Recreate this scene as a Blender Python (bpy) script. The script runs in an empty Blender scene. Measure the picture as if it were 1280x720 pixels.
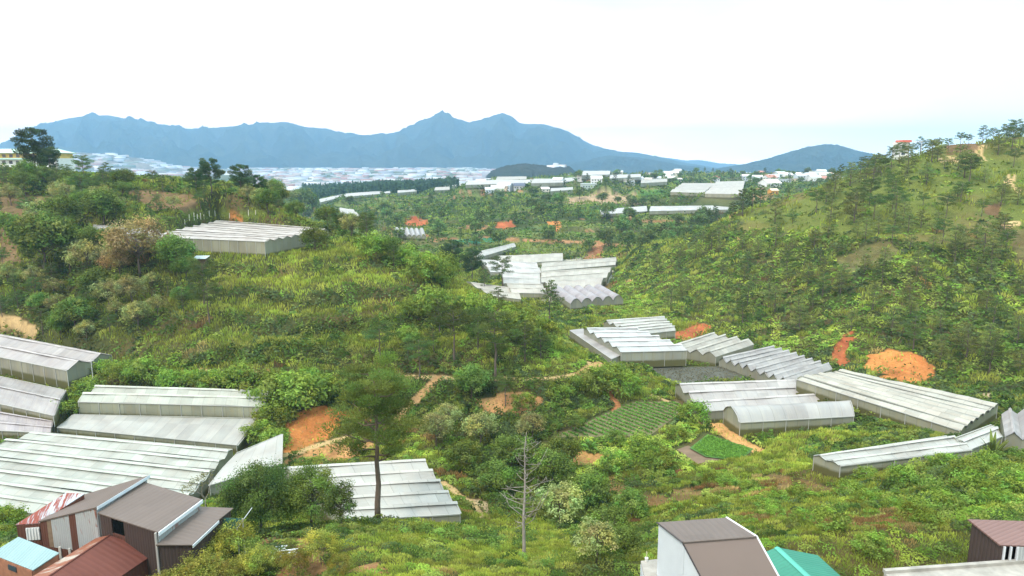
import bpy, math, random
import numpy as np
from mathutils import Vector
R = math.radians
S = bpy.context.scene
COL = S.collection
# ------------------------------------------------------------------ camera
FPX, PITCH, CAMZ = 865.0, R(10.2), 60.0
cam_d = bpy.data.cameras.new("camera")
cam_d.sensor_width = 36.0
cam_d.lens = FPX / 1280 * 36
cam_d.clip_start = 0.5
cam_d.clip_end = 60000
cam = bpy.data.objects.new("camera", cam_d)
cam.location = (0, 0, CAMZ)
cam.rotation_euler = (R(90) - PITCH, 0, 0)
COL.objects.link(cam)
S.camera = cam
# ------------------------------------------------------------------ sky, sun, exposure
HZ_R, HZ_G, HZ_B = 7.0, 4.9, 3.6      # how much brighter the cloud is at the horizon
HAZE, HAZE_COL = 1.2e-4, (.36, .66, 1.0)
SUN_EL, SUN_AZ = 52.0, 215.0          # azimuth measured clockwise from +Y
w = bpy.data.worlds.new("World"); S.world = w; w.use_nodes = True
nt = w.node_tree; nt.nodes.clear()
def wn(t, **k):
    n = nt.nodes.new(t)
    for a, b in k.items(): setattr(n, a, b)
    return n
out = wn('ShaderNodeOutputWorld'); bg = wn('ShaderNodeBackground')
sky = wn('ShaderNodeTexSky'); sky.sky_type = 'NISHITA'; sky.sun_disc = False
sky.sun_elevation = R(SUN_EL); sky.sun_rotation = R(SUN_AZ)
tc = wn('ShaderNodeTexCoord')
mp = wn('ShaderNodeMapping'); mp.inputs['Scale'].default_value = (1, 1, 3.5)
noi = wn('ShaderNodeTexNoise'); noi.inputs['Scale'].default_value = 1.6; noi.inputs['Detail'].default_value = 5
rmp = wn('ShaderNodeValToRGB')
rmp.color_ramp.elements[0].position = 0.35; rmp.color_ramp.elements[0].color = (0.68, 0.92, 1.0, 1)
rmp.color_ramp.elements[1].position = 0.58; rmp.color_ramp.elements[1].color = (1.0, 1.0, 1.0, 1)
gain = wn('ShaderNodeVectorMath', operation='SCALE'); gain.inputs['Scale'].default_value = 17.0
mix = wn('ShaderNodeMixRGB'); mix.inputs['Fac'].default_value = 0.93
nt.links.new(tc.outputs['Generated'], mp.inputs['Vector']); nt.links.new(mp.outputs[0], noi.inputs['Vector'])
nt.links.new(noi.outputs['Fac'], rmp.inputs['Fac']); nt.links.new(rmp.outputs['Color'], gain.inputs[0])
# overcast brightens towards the horizon
sxyz = wn('ShaderNodeSeparateXYZ'); nt.links.new(tc.outputs['Generated'], sxyz.inputs[0])
def wm(op, a, b):
    q = wn('ShaderNodeMath', operation=op)
    for i, c in ((0, a), (1, b)):
        if hasattr(c, 'links'): nt.links.new(c, q.inputs[i])
        else: q.inputs[i].default_value = c
    return q.outputs[0]
glow = wm('POWER', 2.71828, wm('DIVIDE', wm('MAXIMUM', sxyz.outputs[2], 0.0), -0.085))
gcol = wn('ShaderNodeMixRGB', blend_type='MIX'); nt.links.new(glow, gcol.inputs[0])
gcol.inputs[1].default_value = (1, 1, 1, 1); gcol.inputs[2].default_value = (HZ_R, HZ_G, HZ_B, 1)
gmul = wn('ShaderNodeMixRGB', blend_type='MULTIPLY'); gmul.inputs[0].default_value = 1
# an overcast sky is brightest overhead
mr = wn('ShaderNodeMapRange'); mr.interpolation_type = 'SMOOTHSTEP'; nt.links.new(sxyz.outputs[2], mr.inputs[0])
mr.inputs[1].default_value = .22; mr.inputs[2].default_value = .75; mr.inputs[3].default_value = .43; mr.inputs[4].default_value = 1.3
nt.links.new(mr.outputs[0], gain.inputs['Scale'])
side = wm('ADD', noi.outputs['Fac'], wm('MULTIPLY', sxyz.outputs[0], -.32))
nt.links.new(side, rmp.inputs['Fac'])
g17 = wn('ShaderNodeVectorMath', operation='SCALE'); g17.inputs['Scale'].default_value = 16.5
nt.links.new(rmp.outputs['Color'], g17.inputs[0]); nt.links.new(g17.outputs[0], gain.inputs[0])
nt.links.new(gain.outputs[0], gmul.inputs[1]); nt.links.new(gcol.outputs[0], gmul.inputs[2])
nt.links.new(sky.outputs[0], mix.inputs[1]); nt.links.new(gmul.outputs[0], mix.inputs[2])
nt.links.new(mix.outputs[0], bg.inputs['Color']); bg.inputs['Strength'].default_value = 0.10
nt.links.new(bg.outputs[0], out.inputs['Surface'])
sun_d = bpy.data.lights.new("sun", 'SUN'); sun_d.energy = 2.2; sun_d.angle = R(10); sun_d.color = (1, 0.95, 0.86)
sun = bpy.data.objects.new("sun", sun_d); COL.objects.link(sun)
sd = Vector((math.sin(R(SUN_AZ)) * math.cos(R(SUN_EL)), math.cos(R(SUN_AZ)) * math.cos(R(SUN_EL)), math.sin(R(SUN_EL))))
sun.rotation_euler = sd.to_track_quat('Z', 'Y').to_euler(); sun.location = (0, 0, 300)
vs = S.view_settings
vs.view_transform = 'Standard'; vs.look = 'None'; vs.gamma = 1; vs.use_curve_mapping = False
vs.exposure = 0.38
cy = S.cycles
cy.max_bounces = 5; cy.diffuse_bounces = 3; cy.glossy_bounces = 1; cy.transmission_bounces = 2
cy.volume_bounces = 1; cy.transparent_max_bounces = 4
cy.caustics_reflective = False; cy.caustics_refractive = False
cy.use_denoising = True
# ------------------------------------------------------------------ helpers: pixels and world
cT, sT = math.cos(PITCH), math.sin(PITCH)
def slope(v):
    zz = (360 - np.asarray(v, float)) / FPX
    return (-sT + zz * cT) / (cT + zz * sT)
def atY(u, v, Y):
    zz = (360 - v) / FPX
    k = Y / (cT + zz * sT)
    return np.array([(u - 640) / FPX * k, Y, CAMZ + (-sT + zz * cT) * k])
def atZ(u, v, z):
    return atY(u, v, (z - CAMZ) / float(slope(v)))
def proj(x, y, z):
    dz = z - CAMZ
    D = np.maximum(y * cT - dz * sT, 1e-3)
    return 640 + FPX * x / D, 360 - FPX * (y * sT + dz * cT) / D
def hsh(i, j, s):
    n = (i.astype(np.int64) * 374761393 + j.astype(np.int64) * 668265263 + s * 974634541) & 0x7fffffff
    n = ((n ^ (n >> 13)) * 1274126177) & 0x7fffffff
    return ((n ^ (n >> 16)) & 0xffff) / 65535.0
def vnoise(x, y, sc, seed=0):
    x = np.asarray(x, float) / sc; y = np.asarray(y, float) / sc
    i = np.floor(x); j = np.floor(y); fx = x - i; fy = y - j
    fx = fx * fx * (3 - 2 * fx); fy = fy * fy * (3 - 2 * fy)
    a, b = hsh(i, j, seed), hsh(i + 1, j, seed); c, d = hsh(i, j + 1, seed), hsh(i + 1, j + 1, seed)
    return (a * (1 - fx) + b * fx) * (1 - fy) + (c * (1 - fx) + d * fx) * fy
def fbm(x, y, sc, seed=0, o=3):
    r, a, t = 0, 1.0, 0
    for k in range(o):
        r = r + a * vnoise(x, y, sc / 2 ** k, seed + k); t += a; a *= .5
    return r / t
def inpoly(u, v, poly):
    u = np.asarray(u); v = np.asarray(v); c = np.zeros(u.shape, bool); n = len(poly)
    for k in range(n):
        x1, y1 = poly[k]; x2, y2 = poly[(k + 1) % n]
        if y1 == y2: continue
        m = ((y1 > v) != (y2 > v)) & (u < (x2 - x1) * (v - y1) / (y2 - y1) + x1)
        c ^= m
    return c
# ------------------------------------------------------------------ terrain: heights fitted to the valley (v, distance) per column
COLS = {
 0: [(760,42),(720,50),(690,62),(650,90),(620,104),(580,118),(545,130),(505,142),(490,150),(440,170),(400,185),(350,205),(300,235),(260,265),(230,300),(215,335)],
 200: [(720,48),(680,62),(655,82),(620,105),(560,124),(530,136),(490,146),(465,153),(430,164),(390,178),(350,192),(325,204),(300,216),(262,255),(237,292),(224,325)],
 330: [(720,46),(690,56),(660,75),(640,88),(600,110),(570,121),(540,131),(510,141),(470,150),(430,162),(390,175),(350,188),(325,200),(304,220),(272,250),(252,278),(240,303)],
 430: [(720,45),(680,58),(650,76),(620,98),(590,113),(550,128),(520,138),(480,148),(465,152),(430,163),(390,175),(350,188),(320,205),(303,226),(290,248)],
 530: [(720,45),(680,60),(650,78),(600,108),(560,123),(520,138),(490,146),(465,152),(430,163),(390,178),(350,196),(330,212),(324,225)],
 640: [(720,45),(690,62),(650,85),(600,108),(550,126),(510,138),(490,143),(470,149),(440,160),(410,172),(394,184),(387,194)],
 735: [(720,46),(690,62),(650,88),(620,102),(580,114),(545,124),(500,142),(475,151),(463,156)],
 800: [(720,48),(690,63),(650,82),(610,100),(580,112),(550,122),(520,133),(480,154),(455,171),(420,203),(395,238),(375,275),(350,318),(330,345),(316,368)],
 900: [(720,44),(690,52),(650,70),(620,88),(590,104),(565,115),(540,125),(500,146),(470,166),(440,190),(425,203),(400,222),(360,255),(320,290),(290,320),(277,340)],
 1000: [(720,42),(650,62),(620,80),(590,98),(560,112),(530,128),(490,152),(465,170),(450,180),(430,192),(400,212),(350,240),(300,275),(262,312),(242,345)],
 1100: [(720,42),(680,50),(640,66),(610,80),(575,98),(550,112),(520,130),(480,152),(455,165),(430,176),(400,190),(350,215),(300,245),(250,285),(220,325),(207,350)],
 1200: [(720,42),(680,48),(640,62),(610,76),(580,90),(560,104),(530,122),(500,140),(480,150),(450,162),(400,184),(350,208),(300,236),(250,272),(205,320),(184,350)],
 1280: [(720,42),(670,50),(620,70),(580,92),(550,110),(520,125),(490,140),(450,156),(400,180),(350,204),(300,232),(250,268),(205,315),(175,350)],
}
MID = {430: [(270,700),(250,1000),(240,1400),(232,2000)], 530: [(300,480),(280,580),(260,750),(245,950),(235,1300),(228,2000)],
 640: [(310,450),(300,480),(275,560),(255,680),(240,820),(232,950),(228,1100)],
 735: [(440,186),(410,218),(390,248),(370,290),(350,335),(325,412),(318,432),(300,470),(280,530),(260,610),(245,720),(235,850),(228,1000),(220,1200)],
 850: [(300,470),(285,505),(270,545),(255,640),(240,780),(228,950),(222,1100),(216,1250)],
 950: [(255,640),(235,800),(225,950),(218,1150)]}
BACK = {0: [(420,8),(700,60)], 200: [(430,30),(700,75)], 330: [(400,40),(700,75)], 430: [(330,48),(450,58)], 530: [(290,52),(400,60)],
 640: [(240,55),(283,57),(330,57.5),(380,57.5),(420,57.5),(1500,50)], 735: [(1600,50)], 800: [(430,53)], 850: [(1800,50)], 900: [(430,50)], 950: [(1800,50)],
 1000: [(450,45)], 1100: [(450,30),(700,30),(1000,18),(1800,50)], 1200: [(470,10)], 1280: [(470,0),(800,20),(1800,50)]}
pts = []
def addp(u, Y, z):
    zz = 0
    x = (u - 640) / FPX * Y / (cT + (360 - 400) / FPX * sT)
    pts.append((x, Y, z))
for D in (COLS, MID):
    for u, L in D.items():
        for v, Y in L: pts.append(tuple(atY(u, v, Y)))
for u, L in BACK.items():
    for Y, d in L: addp(u, Y, CAMZ - d)
for u in (-500, -220):
    for v, Y in COLS[0]:
        p = atY(0, v, Y); addp(u, Y, p[2])
for u in (1500, 1800):
    for v, Y in COLS[1280]:
        p = atY(1280, v, Y); addp(u, Y, p[2])
for u in (-600, -150, 100, 300, 400, 500, 600, 700, 900, 1100, 1350, 1800):
    for Y, d in (((2500, 58), (3500, 64), (5000, 75), (9000, 82), (14000, 82)) if not 250 < u < 650 else ((2000, 63), (2500, 66), (3200, 54), (4300, 34), (9000, 60), (14000, 82))): addp(u, Y, CAMZ - d)
    addp(u, 32, CAMZ - 25); addp(u, 16, CAMZ - 20); addp(u, 6, CAMZ - 17)
for u in (-600, -150, 100, 250):
    for Y, d in ((1200, 72), (1800, 66)): addp(u, Y, CAMZ - d)
pts = np.array(pts)
KA = 1.6
def tcoord(x, y):
    a = np.clip(np.arctan2(x, y), -0.95, 0.95)
    return a * KA, np.log(np.maximum(np.hypot(x, y), 5.0))
ca, cb = tcoord(pts[:, 0], pts[:, 1])
n = len(pts)
def tps(r2): return 0.5 * r2 * np.log(r2 + 1e-12)
K = tps((ca[:, None] - ca) ** 2 + (cb[:, None] - cb) ** 2)
A = np.zeros((n + 3, n + 3)); A[:n, :n] = K + np.eye(n) * 2e-5
A[:n, n] = 1; A[:n, n + 1] = ca; A[:n, n + 2] = cb; A[n:, :n] = A[:n, n:].T
WT = np.linalg.solve(A, np.concatenate([pts[:, 2], np.zeros(3)]))
def base_h(x, y):
    x = np.asarray(x, float); y = np.asarray(y, float); sh = x.shape
    a, b = tcoord(x.ravel(), y.ravel()); o = np.empty(a.shape)
    for k in range(0, len(a), 40000):
        s_ = slice(k, k + 40000)
        o[s_] = tps((a[s_, None] - ca) ** 2 + (b[s_, None] - cb) ** 2) @ WT[:n] + WT[n] + WT[n + 1] * a[s_] + WT[n + 2] * b[s_]
    r = np.hypot(x, y).ravel()
    amp = np.clip(r / 160, .35, 2.5)
    xr, yr = x.ravel(), y.ravel()
    o += amp * (fbm(xr, yr, 17, 3) - .5) * 2.2 + (fbm(xr, yr, 4, 9, 2) - .5) * .7
    far = np.clip((r - 350) / 300, 0, 1) * np.clip((2500 - r) / 800, 0, 1)
    o += far * (fbm(xr, yr, 130, 5) - .5) * 9
    return ST(xr, yr, o).reshape(sh)
PADS = []   # (cx, cy, radius, polygon Nx2 counter-clockwise, z, blend)
def poly_dist(x, y, P):
    d = np.full(np.shape(x), -1e9); m = len(P)
    for k in range(m):
        ax, ay = P[k]; bx, by = P[(k + 1) % m]
        L = math.hypot(bx - ax, by - ay) + 1e-9
        d = np.maximum(d, ((x - ax) * (by - ay) - (y - ay) * (bx - ax)) / L)
    return d
def height(x, y):
    x = np.asarray(x, float); y = np.asarray(y, float)
    h = base_h(x, y).copy(); sh = h.shape
    h = h.ravel(); xr, yr = x.ravel(), y.ravel()
    for cx, cy_, rad, P, z, bl in PADS:
        m = np.nonzero((np.abs(xr - cx) < rad + bl) & (np.abs(yr - cy_) < rad + bl))[0]
        if not len(m): continue
        d = poly_dist(xr[m], yr[m], P)
        t = np.clip(1 - d / bl, 0, 1); t = t * t * (3 - 2 * t)
        zz = z(xr[m], yr[m]) if callable(z) else z
        h[m] = h[m] * (1 - t) + zz * t
    return h.reshape(sh)
def ST(x, y, z):
    # hill benches: the slope behind the track and the far crop land step down in terraces
    m = np.exp(-((x + 42) / 62) ** 4 - ((y - 186) / 34) ** 4)
    z = z + m * .78 * np.sin(2 * np.pi * (z + (fbm(x, y, 25, 64) - .5) * 3) / 5.0)
    f = ((y > 430) & (y < 1300)) * np.clip((fbm(x, y, 110, 58) - .40) * 12, 0, 1)
    return z + f * .8 * np.sin(2 * np.pi * (z + fbm(x, y, 60, 55) * 6) / 5.2)
def add_pad(P, z, blend=4.0, grow=0.8):
    P = np.array(P, float)[:, :2]; c = P.mean(0)
    if sum(P[k][0] * P[(k + 1) % len(P)][1] - P[(k + 1) % len(P)][0] * P[k][1] for k in range(len(P))) < 0: P = P[::-1]
    P = c + (P - c) * (1 + grow / (np.hypot(*(P - c).T)[:, None] + 1e-6))
    PADS.append((c[0], c[1], np.hypot(*(P - c).T).max(), P, z, blend))
YS = np.exp(np.linspace(math.log(22), math.log(4500), 1500))
def ground_at(u, v, hf=None, ymin=22):
    """the point where the line of sight through a pixel of the photograph meets the terrain"""
    hf = hf or height
    ys = YS[YS >= ymin]
    zz = (360 - v) / FPX; k = ys / (cT + zz * sT)
    x = (u - 640) / FPX * k; z = CAMZ + (-sT + zz * cT) * k
    below = np.nonzero(hf(x, ys) > z)[0]
    i = below[0] if len(below) else len(ys) - 1
    return np.array([x[i], ys[i], float(hf(x[i:i+1], ys[i:i+1])[0])])
# ------------------------------------------------------------------ helpers: objects
def mesh(name, verts, faces, mat=None, smooth=False, uvs=None, tint=None):
    me = bpy.data.meshes.new(name)
    verts = np.asarray(verts, np.float32).reshape(-1, 3)
    if isinstance(faces, np.ndarray):
        nf, k = faces.shape
        me.vertices.add(len(verts)); me.vertices.foreach_set('co', verts.ravel())
        me.loops.add(nf * k); me.loops.foreach_set('vertex_index', faces.astype(np.int32).ravel())
        me.polygons.add(nf); me.polygons.foreach_set('loop_start', np.arange(0, nf * k, k, dtype=np.int32))
        me.update(calc_edges=True)
    else:
        me.from_pydata([tuple(map(float, v)) for v in verts], [], [tuple(map(int, f)) for f in faces])
    if uvs is not None:
        l = me.uv_layers.new(name='UVMap'); vi = np.empty(len(me.loops), np.int32); me.loops.foreach_get('vertex_index', vi)
        l.data.foreach_set('uv', np.asarray(uvs, np.float32)[vi].ravel())
    if tint is not None:
        a = me.attributes.new('tint', 'FLOAT_COLOR', 'FACE')
        t = np.ones((len(tint), 4), np.float32); t[:, :3] = tint; a.data.foreach_set('color', t.ravel())
    for m in (mat if isinstance(mat, (list, tuple)) else [mat]):
        if m is not None: me.materials.append(m)
    if smooth: me.polygons.foreach_set('use_smooth', np.ones(len(me.polygons), bool))
    me.update()
    return me
def link(name, me, parent=None, loc=None):
    o = bpy.data.objects.new(name, me); COL.objects.link(o)
    if parent is not None: o.parent = parent
    if loc is not None: o.location = loc
    return o
def tag(o, label=None, cat=None, group=None, kind=None):
    if label: o['label'] = label
    if cat: o['category'] = cat
    if group: o['group'] = group
    if kind: o['kind'] = kind
    return o
def thing(name, label, cat, loc=(0, 0, 0), group=None):
    o = link(name, None, None, tuple(map(float, loc))); o.empty_display_size = .5
    return tag(o, label, cat, group)
def part(name, parent, verts, faces, mat, smooth=False, uvs=None, col=None, label=None):
    """a part given in world coordinates, stored relative to its thing's base"""
    p, off = parent, np.zeros(3)
    while p is not None: off += np.array(p.location); p = p.parent
    o = link(name, mesh(name, np.asarray(verts, float) - off, faces, mat, smooth, uvs), parent)
    if col is not None: o.color = (*col, 1)
    if label: o['label'] = label
    return o
class MB:
    def __init__(s): s.v = []; s.f = []; s.uv = []
    def add(s, v, f, uv=None):
        b = len(s.v); v = [tuple(q) for q in np.asarray(v, float)]
        s.v += v; s.f += [tuple(i + b for i in q) for q in f]
        s.uv += [tuple(q) for q in uv] if uv is not None else [(q[0] + q[1], q[2]) for q in v]
    def box(s, x0, x1, y0, y1, z0, z1):
        s.add([(x0,y0,z0),(x1,y0,z0),(x1,y1,z0),(x0,y1,z0),(x0,y0,z1),(x1,y0,z1),(x1,y1,z1),(x0,y1,z1)],
              [(3,2,1,0),(4,5,6,7),(0,1,5,4),(1,2,6,5),(2,3,7,6),(3,0,4,7)])
    def obox(s, p, q, wid, z0, z1):
        """box along p->q (xy), wid wide, between heights"""
        p = np.array(p[:2], float); q = np.array(q[:2], float); d = (q - p) / (np.hypot(*(q - p)) + 1e-9); nn = np.array([-d[1], d[0]]) * wid / 2
        c = [p - nn, q - nn, q + nn, p + nn]
        s.add([(*k, z0) for k in c] + [(*k, z1) for k in c], [(3,2,1,0),(4,5,6,7),(0,1,5,4),(1,2,6,5),(2,3,7,6),(3,0,4,7)])
    def tube(s, P, rad, n=6):
        P = np.asarray(P, float); m = len(P); vv = []; ff = []
        for i in range(m):
            t = P[min(i + 1, m - 1)] - P[max(i - 1, 0)]; t /= np.linalg.norm(t) + 1e-9
            a = np.cross(t, (1, 0, 0) if abs(t[0]) < .8 else (0, 1, 0)); a /= np.linalg.norm(a); b = np.cross(t, a)
            for k in range(n):
                an = 2 * math.pi * k / n; vv.append(P[i] + rad[i] * (math.cos(an) * a + math.sin(an) * b))
        for i in range(m - 1):
            for k in range(n): ff.append((i*n+k, i*n+(k+1)%n, (i+1)*n+(k+1)%n, (i+1)*n+k))
        ff.append(tuple(range(n))[::-1]); ff.append(tuple((m-1)*n+k for k in range(n)))
        s.add(vv, ff)
    def slab(s, P, th, uvs=None):
        """thick plate under the given top polygon (uv in metres along its first edge)"""
        P = [np.array(p, float) for p in P]; nrm = np.cross(P[1] - P[0], P[-1] - P[0]); nrm /= np.linalg.norm(nrm)
        if nrm[2] < 0: nrm = -nrm
        e = P[1] - P[0]; e /= np.linalg.norm(e); g = np.cross(nrm, e); m = len(P)
        uv = [(np.dot(p - P[0], e), np.dot(p - P[0], g)) for p in P]
        s.add(P + [p - nrm * th for p in P], [tuple(range(m)), tuple(range(2*m-1, m-1, -1))] + [(k, m+k, m+(k+1)%m, (k+1)%m) for k in range(m)], uv + uv)
    def wall(s, tops, zb, th=.12, uvs=None):
        """upright wall under a polyline of top points, down to zb (number or list)"""
        T = [np.array(p, float) for p in tops]; acc = 0
        for i in range(len(T) - 1):
            a, b = T[i], T[i+1]; L = np.hypot(*(b - a)[:2]); d = (b - a)[:2] / (L + 1e-9); nn = np.array([-d[1], d[0], 0]) * th / 2
            za = zb[i] if hasattr(zb, '__len__') else zb; zc = zb[i+1] if hasattr(zb, '__len__') else zb
            a0 = np.array([a[0], a[1], za]); b0 = np.array([b[0], b[1], zc])
            v = [a0-nn, b0-nn, b-nn, a-nn, a0+nn, b0+nn, b+nn, a+nn]
            uv = [(acc, 0), (acc+L, 0), (acc+L, b[2]-zc), (acc, a[2]-za)] * 2
            s.add(v, [(0,1,2,3),(7,6,5,4),(3,2,6,7),(0,4,5,1),(1,5,6,2),(0,3,7,4)], uv); acc += L
    def part(s, name, parent, mat, smooth=False, col=None, label=None):
        return part(name, parent, s.v, s.f, mat, smooth, s.uv, col, label)
# ------------------------------------------------------------------ materials
def material(name):
    m = bpy.data.materials.new(name); m.use_nodes = True
    nt = m.node_tree; b = nt.nodes['Principled BSDF']
    def N(t, ins=None, **k):
        q = nt.nodes.new(t)
        for a, c in k.items(): setattr(q, a, c)
        for i, c in (ins or {}).items():
            if hasattr(c, 'is_linked') or hasattr(c, 'links'): nt.links.new(c, q.inputs[i])
            else: q.inputs[i].default_value = c
        return q
    return m, nt, b, N
def setin(nt, b, **k):
    for a, c in k.items():
        i = b.inputs[a.replace('_', ' ')]
        if hasattr(c, 'links'): nt.links.new(c, i)
        else: i.default_value = c
def mixc(N, f, a, b, typ='MIX'):
    q = N('ShaderNodeMixRGB', blend_type=typ)
    for i, c in ((0, f), (1, a), (2, b)):
        if hasattr(c, 'links'): q.id_data.links.new(c, q.inputs[i])
        else: q.inputs[i].default_value = c if i == 0 else (*c, 1)
    return q.outputs[0]
def ramp(N, f, a, b, c0=(0,0,0,1), c1=(1,1,1,1)):
    q = N('ShaderNodeValToRGB', {0: f}); e = q.color_ramp.elements
    e[0].position, e[1].position, e[0].color, e[1].color = a, b, c0, c1
    return q.outputs[0]
def mth(N, op, a, b=None):
    q = N('ShaderNodeMath', operation=op)
    for i, c in ((0, a), (1, b)):
        if c is None: continue
        if hasattr(c, 'links'): q.id_data.links.new(c, q.inputs[i])
        else: q.inputs[i].default_value = c
    return q.outputs[0]
def m_leaf():
    m, nt, b, N = material('leaf')
    at = N('ShaderNodeAttribute', attribute_name='tint'); oi = N('ShaderNodeObjectInfo')
    v = mth(N, 'ADD', mth(N, 'MULTIPLY', oi.outputs['Random'], .5), .75)
    hs = N('ShaderNodeHueSaturation', {'Hue': mth(N, 'ADD', mth(N, 'MULTIPLY', oi.outputs['Random'], .04), .48), 'Value': v, 'Color': at.outputs['Color']})
    d = N('ShaderNodeBsdfDiffuse', {'Color': hs.outputs[0]}); t = N('ShaderNodeBsdfTranslucent', {'Color': hs.outputs[0]})
    ms = N('ShaderNodeMixShader', {0: .38, 1: d.outputs[0], 2: t.outputs[0]})
    nt.links.new(ms.outputs[0], nt.nodes['Material Output'].inputs['Surface'])
    return m
def m_cover():
    m, nt, b, N = material('ground_cover')
    at = N('ShaderNodeAttribute', attribute_name='tint')
    d = N('ShaderNodeBsdfDiffuse', {'Color': at.outputs['Color']}); t = N('ShaderNodeBsdfTranslucent', {'Color': at.outputs['Color']})
    ms = N('ShaderNodeMixShader', {0: .38, 1: d.outputs[0], 2: t.outputs[0]})
    nt.links.new(ms.outputs[0], nt.nodes['Material Output'].inputs['Surface'])
    return m
def m_plain(name, col, rough=.7, var=.15, scale=3.0, metallic=0, bump=0):
    m, nt, b, N = material(name)
    tcn = N('ShaderNodeTexCoord'); q = N('ShaderNodeTexNoise', {'Vector': tcn.outputs['Object'], 'Scale': scale, 'Detail': 5})
    c = mixc(N, q.outputs['Fac'], [k * (1 - var * 1.6) for k in col], [min(1, k * (1 + var * 1.6)) for k in col])
    setin(nt, b, Base_Color=c, Roughness=rough, Metallic=metallic)
    if bump:
        bp = N('ShaderNodeBump', {'Height': q.outputs['Fac'], 'Strength': bump}); nt.links.new(bp.outputs[0], b.inputs['Normal'])
    return m
def m_bark():
    m, nt, b, N = material('bark')
    tcn = N('ShaderNodeTexCoord'); mp_ = N('ShaderNodeMapping', {'Vector': tcn.outputs['Object'], 'Scale': (6, 6, 1.2)})
    q = N('ShaderNodeTexNoise', {'Vector': mp_.outputs[0], 'Scale': 1.5, 'Detail': 6}); oi = N('ShaderNodeObjectInfo')
    c = mixc(N, q.outputs['Fac'], (.06, .045, .035), (.22, .17, .13))
    c2 = mixc(N, 1.0, c, oi.outputs['Color'], 'MULTIPLY')
    bp = N('ShaderNodeBump', {'Height': q.outputs['Fac'], 'Strength': .6, 'Distance': .05})
    setin(nt, b, Base_Color=c2, Roughness=.9, Normal=bp.outputs[0]); return m
def m_film(name, wall=False):
    """polythene greenhouse film: sheet seams, run-off streaks, patches of newer sheet"""
    m, nt, b, N = material(name)
    uv = N('ShaderNodeUVMap'); oi = N('ShaderNodeObjectInfo'); sp = N('ShaderNodeSeparateXYZ', {0: uv.outputs[0]})
    mps = N('ShaderNodeMapping', {'Vector': uv.outputs[0], 'Scale': (1.1, .16, 1)})
    st = N('ShaderNodeTexNoise', {'Vector': mps.outputs[0], 'Scale': 1.0, 'Detail': 5, 'Roughness': .7})
    big = N('ShaderNodeTexNoise', {'Vector': uv.outputs[0], 'Scale': .13, 'Detail': 3})
    fr = mth(N, 'FRACT', mth(N, 'MULTIPLY', sp.outputs[0], 1 / 2.4))
    seam = mth(N, 'LESS_THAN', fr, .05)
    cell = N('ShaderNodeCombineXYZ', {0: mth(N, 'FLOOR', mth(N, 'MULTIPLY', sp.outputs[0], 1 / 2.4)), 1: mth(N, 'FLOOR', mth(N, 'MULTIPLY', sp.outputs[1], 1 / 6.4)), 2: oi.outputs['Random']})
    wnz = N('ShaderNodeTexWhiteNoise', {0: cell.outputs[0]})
    c = oi.outputs['Color']
    c = mixc(N, ramp(N, st.outputs['Fac'], .42, .72), c, (.50, .46, .38) if not wall else (.34, .32, .2), 'MIX')
    if not wall:
        c = mixc(N, .5, c, oi.outputs['Color'])
    c = mixc(N, mth(N, 'MULTIPLY', wnz.outputs[0], .42), c, (.55, .56, .55), 'MULTIPLY')
    c = mixc(N, mth(N, 'MULTIPLY', ramp(N, big.outputs['Fac'], .42, .62), .5), c, (.70, .62, .60), 'MULTIPLY')
    c = mixc(N, mth(N, 'MULTIPLY', seam, .4), c, (.5, .5, .48), 'MULTIPLY')
    if wall:
        low = ramp(N, mth(N, 'ADD', sp.outputs[1], mth(N, 'MULTIPLY', st.outputs['Fac'], .5)), .0, 1.0)
        q = N('ShaderNodeMapRange', {0: mth(N, 'ADD', sp.outputs[1], mth(N, 'MULTIPLY', st.outputs['Fac'], .6)), 1: 1.25, 2: 1.7, 3: 0.0, 4: 1.0})
        c = mixc(N, q.outputs[0], (.11, .105, .04), c)
    setin(nt, b, Base_Color=c, Roughness=.42, Specular_IOR_Level=.45)
    bp = N('ShaderNodeBump', {'Height': mth(N, 'ADD', st.outputs['Fac'], mth(N, 'MULTIPLY', seam, .6)), 'Strength': .35, 'Distance': .06}); nt.links.new(bp.outputs[0], b.inputs['Normal'])
    return m
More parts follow.
